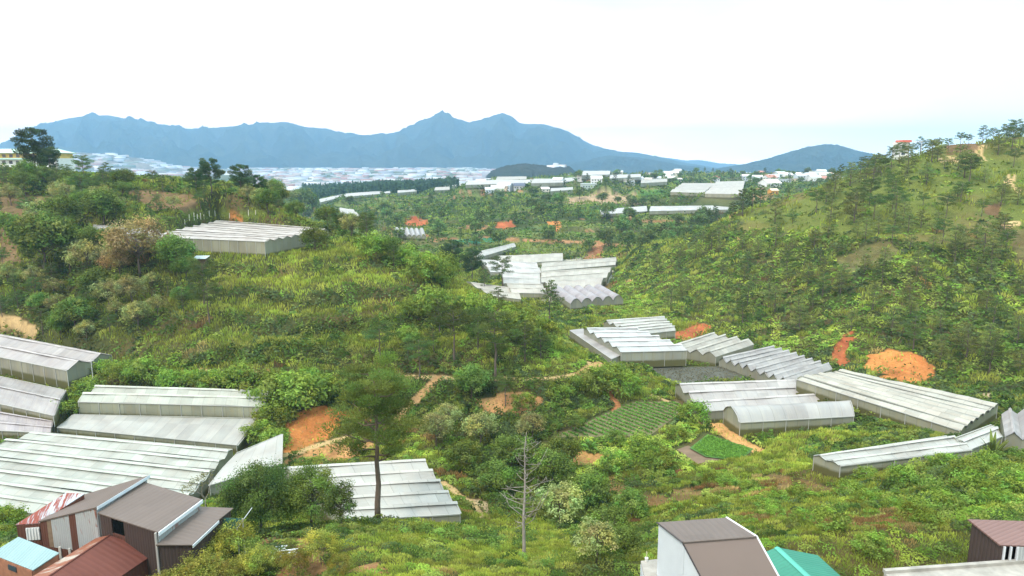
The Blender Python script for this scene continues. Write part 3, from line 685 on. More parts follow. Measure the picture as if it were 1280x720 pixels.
mountain('mountain_range', 7600, [(-420,210),(-250,200),(-120,190),(-40,184),(0,181),(18,172),(36,160),(60,154),(85,148),(105,145),(135,144),(165,150),(200,156),(232,161),(262,160),(300,157),(338,154),(352,152),(366,154),(385,160),(420,165),(452,169),(480,168),(505,163),(520,156),(532,151),(541,146),(547,142.5),(553,141),(558,143),(566,148),(576,152),(586,156),(594,154),(602,150),(612,147.5),(622,144),(629,143),(636,146),(646,152),(652,155),(680,155),(700,161),(722,172),(745,183),(770,189),(800,192),(830,197),(860,204),(890,209),(930,216)], .33, .28, MM, 3)
mountain('mountain', 5000, [(860,216),(900,210),(930,205),(960,198),(990,189),(1015,183),(1030,180),(1050,182),(1075,189),(1100,194),(1130,203),(1200,212),(1320,216)], .22, .25, MM, 8)
mountain('mountain_range', 11500, [(700,203),(760,197),(800,195),(830,197),(860,201),(875,200),(900,204),(930,206),(1000,208)], .12, .12, MM, 12)
mountain('hill', 5400, [(680,218),(720,203),(760,194),(800,197),(850,206),(900,212),(960,218)], .2, .15, MM, 15)
mountain('hill', 2300, [(585,226),(612,214),(632,207),(655,204),(685,207),(700,205),(722,210),(742,220)], .14, .15, MD, 21, .6, -10)
mountain('hill', 3900, [(-300,188),(0,186),(60,190),(100,191),(140,192),(180,199),(215,207),(270,213),(320,220),(370,228)], .2, .12, MF, 25, .7)
mountain('hill', 4600, [(380,222),(395,213),(404,210),(420,214),(470,216),(540,216),(600,215),(640,220)], .14, .12, MF, 29, .7)
# ------------------------------------------------------------------ the air
hz = MB(); hz.box(-15500, 15500, -650, 14600, -45, 760)
hm = bpy.data.materials.new('haze'); hm.use_nodes = True; hn = hm.node_tree; hn.nodes.clear()
ho = hn.nodes.new('ShaderNodeOutputMaterial'); hv = hn.nodes.new('ShaderNodeVolumePrincipled')
hv.inputs['Color'].default_value = (*HAZE_COL, 1); hv.inputs['Density'].default_value = HAZE; hv.inputs['Anisotropy'].default_value = 0
hn.links.new(hv.outputs[0], ho.inputs['Volume'])
tag(link('haze', mesh('haze', hz.v, hz.f, hm)), kind='stuff')
# ------------------------------------------------------------------ build the greenhouses
def build_greenhouse(lab, Q, ns, axis, ze, zp, hr, col, sty):
    A_, B_, C_, D_ = Q if axis == 'AB' else (Q[0], Q[3], Q[2], Q[1])
    def P(s, t): return A_ * (1 - s) * (1 - t) + B_ * s * (1 - t) + C_ * s * t + D_ * (1 - s) * t
    c = np.mean(Q, axis=0); c[2] = zp
    root = thing('greenhouse', lab, 'greenhouse', c)
    L = (np.linalg.norm(B_ - A_) + np.linalg.norm(C_ - D_)) / 2; Wd = (np.linalg.norm(D_ - A_) + np.linalg.norm(C_ - B_)) / 2 / ns
    far = c[1] > 450
    m = max(2, min(40, int(L / (2.5 if not far else 10))))
    if sty == 'flat': prof = [(0, 0), (.08, hr * .5), (.3, hr * .9), (.5, hr), (.7, hr * .9), (.92, hr * .5), (1, 0)]
    elif sty == 'arch': prof = [(f, hr * math.sin(math.pi * f) ** .75) for f in np.linspace(0, 1, 9)]
    elif sty == 'lean': prof = [(0, 0), (.5, hr * .6), (1, hr)]
    else: prof = [(0, 0), (.25, hr * .52), (.5, hr), (.75, hr * .52), (1, 0)]
    if sty == 'gable' and ns == 1: prof = [(0, 0), (.25, hr * .52), (.5, hr), (.75, hr * .52), (1, 0)]
    rs = np.random.RandomState(int(abs(c[0] * 13 + c[1] * 7)) % 9999)
    ov = .25 / max(L, 1)
    for k in range(ns):
        v = []; uv = []; f = []; q = len(prof)
        dz = rs.uniform(-.12, .12); lump = np.interp(np.arange(m + 1), np.arange(0, m + 5, 4), rs.uniform(-.2, .12, len(np.arange(0, m + 5, 4))))
        for i in range(m + 1):
            s = -ov + (1 + 2 * ov) * i / m
            for j, (ff, hh) in enumerate(prof):
                p = P(s, (k + ff) / ns); sag = (0 if j in (0, q - 1) else rs.uniform(-.13, .08)) + lump[i]
                v.append((p[0], p[1], ze + hh + sag + (dz if 0 < j < q - 1 else 0))); uv.append((s * L, (k + ff) * Wd))
        for i in range(m):
            for j in range(q - 1): f.append((i * q + j, i * q + j + 1, (i + 1) * q + j + 1, (i + 1) * q + j))
        cc = np.array(col) * rs.uniform(.93, 1.05)
        part('roof_span', root, v, f, M['film'], sty == 'arch', uv, cc)
        if sty == 'gable' and not far:
            b = MB(); hw2 = min(.11, .45 / Wd)
            for s0, s1 in ((-ov, 1 + ov),):
                a0, a1, a2 = P(s0, (k + .5 - hw2) / ns), P(s0, (k + .5) / ns), P(s0, (k + .5 + hw2) / ns)
                b0, b1, b2 = P(s1, (k + .5 - hw2) / ns), P(s1, (k + .5) / ns), P(s1, (k + .5 + hw2) / ns)
                h0, h1 = ze + hr * (1 - 2 * hw2) + .16 + dz, ze + hr + .2 + dz
                vv = []
                for i in range(m + 1):
                    t = i / m; w_ = rs.uniform(-.03, .03)
                    for p0, p1, hh in ((a0, b0, h0), (a1, b1, h1), (a2, b2, h0)):
                        p = p0 * (1 - t) + p1 * t; vv.append((p[0], p[1], hh + w_))
                fc = []
                for i in range(m):
                    for j in range(2): fc.append((i*3+j, i*3+j+1, (i+1)*3+j+1, (i+1)*3+j))
                b.add(vv, fc, [(i * L / m, j * .5) for i in range(m + 1) for j in range(3)])
            b.part('ridge_cap', root, M['film'], col=np.array(col) * 1.25)  # added strip, coloured whiter than the roof to imitate gutter and far-slope glare
    if sty == 'flat':
        for k in range(1, ns):
            b = MB(); p0, p1 = P(-ov, k / ns), P(1 + ov, k / ns); b.obox(p0, p1, .3, ze - .15, ze + .32); b.part('gutter', root, M['paint'], col=(.2, .2, .17))
    wc = np.array((.20, .21, .14)) * .75 + np.array(col) * .40
    for s in (0, 1):
        v = []; uv = []; pr = []
        for k in range(ns):
            for ff, hh in (prof if k == 0 else prof[1:]): pr.append(((k + ff) / ns, hh))
        for t, hh in pr:
            p = P(s, t); d = t * Wd * ns
            v += [(p[0], p[1], zp - .6), (p[0], p[1], ze + hh - .03)]; uv += [(d, -.6), (d, ze + hh - zp)]
        part('end_wall', root, v, [(2*i, 2*i+2, 2*i+3, 2*i+1) for i in range(len(pr) - 1)], M['film_wall'], False, uv, wc)
    for t in (0, 1):
        mm = max(2, m // 2); v = []; uv = []; top = prof[0][1] if t == 0 else prof[-1][1]
        for i in range(mm + 1):
            p = P(i / mm, t); v += [(p[0], p[1], zp - .6), (p[0], p[1], ze + top - .03)]; uv += [(i / mm * L, -.6), (i / mm * L, ze + top - zp)]
        part('side_wall', root, v, [(2*i, 2*i+2, 2*i+3, 2*i+1) for i in range(mm)], M['film_wall'], False, uv, wc)
    if not far:
        b = MB(); b2 = MB()
        for (bb, t) in ((b, 0), (b2, 1)):
            nb = max(2, int(L / 4)); top = prof[0][1] if t == 0 else prof[-1][1]
            pa, pb = P(0, t), P(1, t); nn = np.array([-(pb - pa)[1], (pb - pa)[0]]); nn /= np.linalg.norm(nn); nn *= -1 if t == 0 else 1
            for i in range(nb + 1):
                p = P(i / nb, t)[:2] + nn * .07; bb.box(p[0] - .05, p[0] + .05, p[1] - .05, p[1] + .05, zp - .5, ze + top)
            bb.obox(pa[:2] + nn * .1, pb[:2] + nn * .1, .14, ze + top - .12, ze + top + .04)
            bb.part('side_frame', root, M['paint'], col=(.42, .42, .38))
    return root
for g in gh_specs: build_greenhouse(*g)
# ------------------------------------------------------------------ fields with their crops
crop_rows = []
for nm, desc, Q, z, col in field_specs:
    P = Q[:, :2]; sgn = sum(P[k][0] * P[(k+1) % len(P)][1] - P[(k+1) % len(P)][0] * P[k][1] for k in range(len(P)))
    idx = list(range(len(P))) if sgn > 0 else list(range(len(P)))[::-1]
    o = link('crop_field', mesh('crop_field', [(p[0], p[1], z + .02) for p in Q], [tuple(idx)], m_plain('field_soil', col, .95, .3, .6, bump=.6))); tag(o, kind='structure')
# ------------------------------------------------------------------ farmhouse on the left slope
def quadz(spec): return [atZ(u, v, z) for u, v, z in spec]
def gz_(p): return float(height(np.array([p[0]]), np.array([p[1]]))[0])
def mid(a, b, t=.5): return a * (1 - t) + b * t
def drop(p, dz): return np.array([p[0], p[1], p[2] - dz])
ZG = 27.6
# long mono-pitched brown wing
a, b, c, d = quadz([(47,652,31.3), (120,634,33.3), (186,594,33.3), (105,618,31.3)])
hx = thing('farmhouse_wing', 'long brown mono pitched wing with grey and rusty patched sheet walls beside the white greenhouse', 'farmhouse', (*mid(a, c)[:2], ZG))
q = MB(); q.slab([a, b, c, d], .10); q.part('roof', hx, M['brown_roof'])
ai, bi, ci, di = [mid(p, (a + b + c + d) / 4, .05) for p in (a, b, c, d)]; ai, bi, ci, di = [drop(p, .13) for p in (ai, bi, ci, di)]
q = MB(); q.wall([bi, ci, di, ai], ZG); q.part('wall', hx, M['grey_sheet'])
# front wall is made of panels of different sheets
fr = [(0, .12, 'rust_board'), (.12, .2, 'wood'), (.2, .52, 'grey_sheet'), (.52, .64, 'rust_board'), (.64, 1, 'grey_sheet')]
for s0, s1, mt in fr:
    q = MB(); q.wall([mid(ai, bi, s0), mid(ai, bi, s1)], ZG + 1.55); q.part('wall_panel', hx, M[mt])
q = MB(); q.wall([drop(ai, ai[2] - ZG - 1.55), drop(bi, bi[2] - ZG - 1.55)], ZG); q.part('lower_wall', hx, M['rust_board'])
for s in (.3, .47, .62, .8):
    p = mid(ai, bi, s); q = MB(); q.box(p[0]-.09, p[0]+.09, p[1]-.16, p[1]-.0, ZG, ZG + 1.7); q.part('post', hx, M['paint'], col=(.6, .58, .52))
q = MB(); q.obox(b + (c - b) / np.linalg.norm(c - b) * .05 , c, .07, 0, 0)
q = MB(); e = (d - c) / np.linalg.norm(d - c) * -.06
q.add([b + e, c + e, drop(c, .26) + e, drop(b, .26) + e, b + e * 2, c + e * 2, drop(c, .26) + e * 2, drop(b, .26) + e * 2], [(0,1,2,3),(7,6,5,4),(0,4,5,1),(2,6,7,3),(1,5,6,2),(0,3,7,4)])
q.part('fascia', hx, M['paint'], col=(.74, .8, .85))
# main brown roof
a2, b2, c2, d2 = quadz([(122,641,32.9), (179,602,32.9), (252,624,32.4), (197,665,32.4)])
hm_ = thing('farmhouse', 'main farmhouse with one broad plain brown roof tilted towards the rusty red roof', 'farmhouse', (*mid(a2, c2)[:2], ZG))
q = MB(); q.slab([a2, d2, c2, b2], .10); q.part('roof', hm_, M['brown_roof'])
cen = (a2 + b2 + c2 + d2) / 4; ai, bi, ci, di = [drop(mid(p, cen, .05), .14) for p in (a2, b2, c2, d2)]
q = MB(); q.wall([di, ci, bi, ai], ZG); q.part('wall', hm_, M['grey_sheet'])
q = MB(); q.wall([mid(ai, di, .0), mid(ai, di, .2)], ZG); q.wall([mid(ai, di, .42), di], ZG); q.part('front_wall', hm_, M['dark_board'])
q = MB(); q.wall([drop(mid(ai, di, .2), 1.3), drop(mid(ai, di, .42), 1.3)], ZG); q.part('low_wall', hm_, M['rust_board'])
q = MB(); q.box(di[0]-.07, di[0]+.07, di[1]-.35, di[1]-.2, ZG, di[2] + .1); q.part('post', hm_, M['paint'], col=(.4, .38, .35))
def fascia(root, p, r, h, offv, col=(.80, .84, .88)):
    q = MB(); e = np.array(offv, float)
    q.add([p + e, r + e, drop(r, h) + e, drop(p, h) + e, p + e * 2.2, r + e * 2.2, drop(r, h) + e * 2.2, drop(p, h) + e * 2.2], [(0,1,2,3),(7,6,5,4),(0,4,5,1),(2,6,7,3),(1,5,6,2),(0,3,7,4)])
    q.part('fascia', root, M['paint'], col=col)
ev = (d2 - a2) / np.linalg.norm(d2 - a2) * .06
fascia(hm_, d2, c2, .3, ev)
# lower grey brown lean-to with a fold
k = quadz([(195,681,31.5), (247,633,31.6), (231,650,31.6), (273,650,31.25), (292,635,31.2), (217,684,31.3)])
r1 = [k[0], k[2], k[3], atZ(240,681,31.2)]; r2 = [k[2], k[1], k[4], k[3]]
hl = thing('lean_to', 'folded greyish brown lean-to roof between the broad brown roof and the dark green roof', 'lean-to', (*mid(k[0], k[4])[:2], ZG))
q = MB(); q.slab(r1, .08); q.part('roof', hl, M['brown_roof'])
q = MB(); q.slab(r2, .08); q.part('upper_roof', hl, M['brown_roof'])
q = MB(); q.wall([drop(mid(p, k[2], .08), .12) for p in (k[0], r1[3], k[3], k[4], k[1], k[0])], ZG - .4); q.part('wall', hl, M['dark_board'])
fascia(hl, k[3], r1[3], .22, (.05, -.05, 0), (.6, .63, .66))
# dark green side roof on a post
g = quadz([(278,647,31.0), (304,648,31.0), (297,661,30.2), (265,660,30.2)])
hg = thing('side_canopy', 'small dark green corrugated canopy held by a pale post under the dark broadleaf tree', 'canopy', (*mid(g[0], g[2])[:2], ZG - .5))
q = MB(); q.slab(g, .06); q.part('canopy_roof', hg, M['darkgreen_sheet'])
for p in g: q = MB(); pp = mid(p, (g[0] + g[2]) / 2, .05); q.tube([(pp[0], pp[1], gz_(pp) - .3), (pp[0], pp[1], pp[2] + .02)], [.06, .06], 6); q.part('post', hg, M['paint'], col=(.45, .42, .36))
q = MB(); q.tube([g[2] + np.array((0, 0, .1)), g[1] + np.array((.6, .5, .7))], [.04, .04], 5); q.part('brace', hg, M['paint'], col=(.6, .66, .68))
# rusty red gable roof
rA, rB = atZ(137,669,31.4), atZ(44,732,31.4); e1, e2 = atZ(196,690,29.9), atZ(128,736,29.9); l1, l2 = atZ(121,672,30.5), atZ(28,728,30.5)
hr_ = thing('rusty_shed', 'shed with a big rust red roof and narrow flaking cream side', 'shed', (*mid(rA, e2)[:2], ZG - .5))
q = MB(); q.slab([rB, rA, e1, e2], .07); q.part('roof', hr_, M['rust_sheet'])
q = MB(); q.slab([rB, rA, l1, l2], .07); q.part('side_roof', hr_, M['pale_rust'])
q = MB(); q.tube([rA, rB], [.08, .08], 6); q.part('ridge_cap', hr_, M['rust_sheet'])
ii = [drop(mid(p, (rA + rB) / 2, .06), .12) for p in (e2, e1, rA, l1, l2, rB, e2)]
q = MB(); q.wall(ii, ZG - 1.2); q.part('wall', hr_, M['rust_board'])
# striped roof hut
s_ = quadz([(19,656,30.9), (49,654,30.9), (106,617,32.3), (82,616,32.3)])
hs_ = thing('striped_hut', 'low hut with a rust striped pale roof and a barred window', 'hut', (*mid(s_[0], s_[2])[:2], ZG))
q = MB(); q.slab(s_, .07); q.part('roof', hs_, M['stripe_rust'])
cs = sum(s_) / 4; t_ = [drop(mid(p, cs, .04), .1) for p in s_]
q = MB(); q.wall([t_[1], t_[2], t_[3], t_[0], t_[1]], ZG); q.part('wall', hs_, M['rust_board'])
wv = (t_[1] - t_[0]); nn_ = np.array([wv[1], -wv[0], 0]); nn_ /= np.linalg.norm(nn_); nn_ *= .1 * (1 if nn_[1] < 0 else -1)
q = MB(); q.wall([drop(mid(t_[0], t_[1], .4), .25) + nn_, drop(mid(t_[0], t_[1], .98), .25) + nn_], t_[0][2] - 1.35, .05); wf = q.part('window', hs_, M['paint'], col=(.62, .64, .62))
for i in range(5):
    q = MB(); p = drop(mid(t_[0], t_[1], .43 + .13 * i), .3) + nn_ * 1.6; q.box(p[0]-.03, p[0]+.03, p[1]-.03, p[1]+.03, p[2] - 1.0, p[2]); q.part('window_bar', wf, M['paint'], col=(.85, .85, .82))
# pale blue roof on brick
bq = quadz([(-12,692,30.2), (41,713,30.2), (74,691,31.0), (23,671,31.0)])
hb = thing('brick_shed', 'small brick shed under a plain pale blue roof in the lower left corner', 'shed', (*mid(bq[0], bq[2])[:2], ZG - 1))
q = MB(); q.slab(bq, .08); q.part('roof', hb, M['blue_sheet'])
cs = sum(bq) / 4; t_ = [drop(mid(p, cs, .06), .12) for p in bq]
q = MB(); q.wall(t_ + [t_[0]], ZG - 1.8); q.part('wall', hb, M['brick'])
wv = (t_[1] - t_[0]); nn_ = np.array([wv[1], -wv[0], 0]); nn_ /= np.linalg.norm(nn_); nn_ *= .1
q = MB(); q.wall([drop(mid(t_[0], t_[1], .42), .18) + nn_, drop(mid(t_[0], t_[1], .62), .18) + nn_], t_[0][2] - .6, .05); q.part('window', hb, M['glass'])
# loose rusty sheets by the lean-to
st = quadz([(193,697,29.2), (206,684,29.5), (232,690,29.5), (226,701,29.2)])
q = MB(); q.slab(st, .05); rt = thing('sheet_stack', 'rusty and white metal sheets lying below the lean-to eave', 'metal sheets', (*mid(st[0], st[2])[:2], gz_(st[0])))
q.part('top_sheet', rt, M['stripe_rust'])
q = MB(); q.slab([drop(p, .12) * 1 + np.array((.25, -.1, 0)) for p in st], .05); q.part('lower_sheet', rt, M['pale_rust'])
for p in st: q = MB(); pp = mid(p, (st[0] + st[2]) / 2, .12); q.box(pp[0]-.05, pp[0]+.05, pp[1]-.05, pp[1]+.05, gz_(pp) - .3, pp[2] - .1); q.part('support', rt, M['wood'])
# white slatted frames on the bare yard
for i, (u, v) in enumerate([(347, 692), (361, 697)]):
    p = ground_at(u, v); o = thing('slatted_frame', ['short white slatted frame lying on the yard beside the dark tree', 'longer white slatted frame lying nearest the yellowish shrubs'][i], 'frame', p)
    for j in range(3): q = MB(); q.obox(p[:2] + np.array((-.9 - .3 * i, -.5 + .45 * j)), p[:2] + np.array((.6, -.1 + .45 * j)), .12, p[2] + .2, p[2] + .3); q.part('slat', o, M['paint'], col=(.72, .76, .78))
    for j in (-.7, .45): q = MB(); q.obox(p[:2] + np.array((j, -.55)), p[:2] + np.array((j, .95)), .08, p[2] - .2, p[2] + .2); q.part('rail', o, M['wood'])
# ------------------------------------------------------------------ white house with the bent brown roof
TL, TR, BR, BL = quadz([(822,653,36.25), (907,647,36.25), (945,671,36.7), (854,678,36.7)])
fd = (atZ(873,722,34.6) - BL); fd2 = (atZ(978,722,34.6) - BR); fd = (fd + fd2) / 2; FL, FR = BL + fd * 1.75, BR + fd * 1.75
zg = 30.3
ho_ = thing('white_house', 'white walled house with a bent two pitch brown roof beside the teal roof', 'house', (*mid(TL, BR)[:2], zg))
q = MB(); q.slab([TL, TR, BR, BL], .10); q.part('upper_roof', ho_, M['brown_roof'])
q = MB(); q.slab([BL, BR, FR, FL], .10); q.part('lower_roof', ho_, m_plain('smooth_brown_roof', (.22, .165, .14), .5, .04, .6))
q = MB(); q.tube([BL + np.array((0,-.03,.02)), BR + np.array((0,-.03,.02))], [.07, .07], 6); q.part('roof_joint', ho_, M['brown_roof'])
def gable(pts, off):
    P = [drop(mid(p, (TL + BR) / 2, .03), .12) + off for p in pts]; bt = [np.array((p[0], p[1], zg - .8)) for p in (P[-1], P[0])]
    n_ = len(P) + 2; V = P + bt; th = off / (np.linalg.norm(off) + 1e-9) * -.15
    m_ = MB(); m_.add(V + [p + th for p in V], [tuple(range(n_)), tuple(range(2*n_-1, n_-1, -1))] + [(i, n_ + i, n_ + (i+1) % n_, (i+1) % n_) for i in range(n_)]); return m_
lv = (TL - TR) / np.linalg.norm(TL - TR)
for pts_, off_ in (([TL, BL, FL], lv * -.14), ([TR, BR, FR], lv * .14)):
    q = MB(); q.wall([drop(p_ + off_, .12) for p_ in pts_], zg - .8, .12); q.part('side_wall', ho_, M['white_wall'])
q = MB(); q.wall([drop(mid(TL, TR, .04), .12), drop(mid(TL, TR, .96), .12)], zg - .8); q.part('back_wall', ho_, M['white_wall'])
q = MB(); q.wall([drop(mid(FL, FR, .04), .12), drop(mid(FL, FR, .96), .12)], zg - .8); q.part('front_wall', ho_, M['white_wall'])
for p_, r_ in ((TR, BR), (BR, FR)):
    q = MB(); o_ = -lv * .10; up_ = np.array((0, 0, .06))
    q.add([p_ + up_, r_ + up_, drop(r_, .14), drop(p_, .14), p_ + up_ + o_, r_ + up_ + o_, drop(r_, .14) + o_, drop(p_, .14) + o_], [(3,2,1,0),(4,5,6,7),(0,1,5,4),(2,3,7,6),(1,2,6,5),(3,0,4,7)]); q.part('fascia', ho_, M['paint'], col=(.85, .87, .88))
q = MB(); q.tube([TL + lv * .05, BL + lv * .05, FL + lv * .05], [.05, .05, .05], 6); q.part('verge_trim', ho_, M['paint'], col=(.06, .05, .05))
# flat terrace with a planter
tq = quadz([(801,701,32.4), (829,698,32.4), (835,722,32.4), (806,724,32.4)])
ht = thing('flat_terrace', 'small flat roof with peeling concrete top against the white house wall', 'terrace', (*mid(tq[0], tq[2])[:2], zg))
q = MB(); q.slab(tq, .2); q.part('slab', ht, M['concrete']); q = MB(); q.wall([drop(mid(p, (tq[0] + tq[2]) / 2, .05), .21) for p in tq + [tq[0]]], zg - .8); q.part('wall', ht, M['white_wall'])
pp = atZ(808, 702, 32.4); hp = thing('white_pot', 'narrow white pot with one upright stem on the flat terrace corner', 'pot', pp)
q = MB(); q.tube([pp + np.array((0, 0, z)) for z in (0, .12, .3)], [.09, .11, .13], 10); q.part('pot_body', hp, M['paint'], col=(.75, .75, .7)); q = MB(); q.tube([pp + np.array((0, 0, z)) for z in (.28, .75)], [.03, .04], 6); q.part('stem', hp, M['paint'], col=(.55, .52, .3))
# teal roofed house
ap, ft = atZ(971,684,33.5), atZ(1014,724,33.5); er, ef = atZ(1022,694,32.5), atZ(1056,726,32.5)
el, efl = ap * 2 - er, ft * 2 - ef; el[2] = efl[2] = 32.5
ext = (ft - ap) * .6; ft, ef, efl = ft + ext, ef + ext, efl + ext
hg2 = thing('teal_roof_house', 'low house with a bright teal gabled roof to the right of the white house', 'house', (*mid(ap, ef)[:2], zg))
q = MB(); q.slab([ap, ft, ef, er], .08); q.part('roof', hg2, M['teal_sheet']); q = MB(); q.slab([ap, ft, efl, el], .08); q.part('roof', hg2, M['teal_sheet'])
q = MB(); dd = (er - ap) * np.array((1, 1, 1)); dd = dd / np.linalg.norm(dd) * .22; dl = (el - ap) / np.linalg.norm(el - ap) * .22; u3 = np.array((0, 0, .04))
q.add([ap + dl + u3, ap + u3 * 1.6, ap + dd + u3, ft + dl + u3, ft + u3 * 1.6, ft + dd + u3], [(0,1,4,3),(1,2,5,4)]); q.part('ridge_cap', hg2, M['paint'], col=(.09, .42, .32))
cs = (er + el + ef + efl) / 4; w4 = [drop(mid(p, cs, .05), .12) for p in (er, ef, efl, el)]; gp_ = drop(mid(ap, ft, .03), .15); gf_ = drop(mid(ft, ap, .03), .15)
q = MB(); q.wall([w4[3], gp_, w4[0], w4[1], gf_, w4[2], w4[3]], zg - .8); q.part('wall', hg2, M['white_wall'])
# brown house cut by the right edge
p0, p1, p2, p3_ = quadz([(1210,649,35.2), (1250,681,34.5), (1292,690,34.2), (1292,645,35.6)])
fdir = (p3_ - p0); fdir[2] = 0; fdir = fdir / np.linalg.norm(fdir) * 9; q0, q1 = p0 + fdir, p1 + fdir
hb2 = thing('brown_house', 'dark brown boarded house with a plain maroon brown roof at the right edge', 'house', (*mid(p1, q0)[:2], 30.6))
q = MB(); q.slab([p0, p1, q1, q0], .12); q.part('roof', hb2, m_sheet('maroon_sheet', ((.20, .115, .10), (.235, .135, .115)), 0, .25, .5))
cs = (p0 + p1 + q0 + q1) / 4; w4 = [drop(mid(p, cs, .06), .14) for p in (p1, p0, q0, q1)]
q = MB(); q.wall(w4, 29.8); q.part('wall', hb2, M['dark_board'])
q = MB(); q.wall([mid(w4[0], w4[3], .12), mid(w4[0], w4[3], .5)], 29.8); q.wall([mid(w4[0], w4[3], .62), w4[3]], 29.8); q.part('front_wall', hb2, M['grey_sheet'])
for t in (.01, .06, .11, .5, .62):
    pp = mid(w4[0], w4[3], t); q = MB(); q.box(pp[0]-.06, pp[0]+.06, pp[1]-.12, pp[1]-.0, 29.9, pp[2]); q.part('post', hb2, M['paint'], col=(.6, .62, .64))
# concrete roof slab in front of it
c0, c1 = atZ(1105,716,33.2), atZ(1284,703,33.2); cd = np.array((0.6, -7.0, 0)); nb = thing('concrete_roof', 'long pale concrete flat roof edge along the bottom below the maroon roof', 'flat roof', (*mid(c0, c1)[:2], 30.0))
q = MB(); q.slab([c0, c1, c1 + cd, c0 + cd], .35); q.part('slab', nb, M['concrete'])
q = MB(); q.obox(c0, c1, .3, 33.2, 33.42); q.part('parapet', nb, M['concrete']); q = MB(); q.wall([drop(p, .36) for p in (c0 + (c1-c0)*.02, c1, c1 + cd, c0 + (c1-c0)*.02 + cd, c0 + (c1-c0)*.02)], 29.6); q.part('wall', nb, M['white_wall'])
# ------------------------------------------------------------------ yellow building on the left skyline
yb = atY(0, 222, 345); zb = yb[2] - 2
xl, xr = atY(-70, 200, 345)[0], atY(71, 200, 345)[0]; zt = atY(0, 191, 345)[2]; y0 = 345.0
yo = thing('yellow_building', 'long white and yellow building with a pale green roof behind the tall skyline pine', 'building', ((xl + xr) / 2, y0, zb))
q = MB(); q.box(xl, xr, y0, y0 + 14, zb - 4, zt - 2.6); q.part('wall', yo, M['paint'], col=(.78, .80, .78))
q = MB(); q.box(xl + .4, xr - .4, y0 + .6, y0 + 13.6, zt - 2.6, zt); q.part('upper_wall', yo, M['paint'], col=(.72, .52, .16))
q = MB(); q.slab([(xl - .8, y0 - 1.2, zt), (xr + .8, y0 - 1.2, zt), (xr - 3, y0 + 7, zt + 2.0), (xl + 3, y0 + 7, zt + 2.0)], .25); q.slab([(xl - .8, y0 + 15, zt), (xr + .8, y0 + 15, zt), (xr - 3, y0 + 7, zt + 2.0), (xl + 3, y0 + 7, zt + 2.0)], .25)
q.slab([(xr + .8, y0 - 1.2, zt), (xr + .8, y0 + 15, zt), (xr - 3, y0 + 7, zt + 2.0)], .2); q.part('roof', yo, M['paint'], col=(.50, .70, .58))
for zz, cc in ((zt - 2.6, (.42, .62, .55)), (zt - 6.2, (.82, .83, .82))):
    q = MB(); q.slab([(xl - .5, y0 - 1.4, zz - .5), (xr + .5, y0 - 1.4, zz - .5), (xr + .5, y0 + .1, zz + .1), (xl - .5, y0 + .1, zz + .1)], .15); q.part('canopy_band', yo, M['paint'], col=cc)
nw = int((xr - xl) / 3.4)
for i in range(nw):
    for zz, h_ in ((zt - 2.2, 1.5), (zt - 5.4, 1.6), (zt - 8.8, 1.6)):
        x = xl + 1.2 + i * 3.4; yy = y0 + (.6 if zz > zt - 2.6 else 0)
        q = MB(); q.box(x, x + 1.7, yy - .06, yy + .05, zz, zz + h_); q.part('window', yo, M['glass'])
# red and white block on the right skyline
rp = atY(1130, 188, 352); rz = rp[2]; ro = thing('hilltop_block', 'small white block with red top among the skyline pines of the right hill', 'building', (rp[0], rp[1], rz - 2))
q = MB(); q.box(rp[0] - 2.6, rp[0] + 2.6, rp[1], rp[1] + 6, rz - 6, rz + 4); q.part('wall', ro, M['paint'], col=(.78, .78, .76)); q = MB(); q.box(rp[0] - 1.2, rp[0] + 3.2, rp[1] - .5, rp[1] + 6.5, rz + 4, rz + 5.1); q.part('roof', ro, M['paint'], col=(.62, .16, .10))
q = MB(); q.slab([(rp[0] + 3, rp[1] - .5, rz + 4.2), (rp[0] + 9, rp[1] - .5, rz + 4.6), (rp[0] + 9, rp[1] + 5, rz + 4.6), (rp[0] + 3, rp[1] + 5, rz + 4.2)], .25); q.part('awning', ro, M['paint'], col=(.7, .73, .76))
q = MB(); q.tube([(rp[0] + 8.6, rp[1], rz - 5), (rp[0] + 8.6, rp[1], rz + 4.3)], [.15, .15], 6); q.part('post', ro, M['paint'], col=(.6, .6, .6))
for zz in (0, -3):
    q = MB(); q.box(rp[0] - 1.2, rp[0] + .6, rp[1] - .06, rp[1] + .05, rz + zz + .8, rz + zz + 2.4); q.part('window', ro, M['glass'])
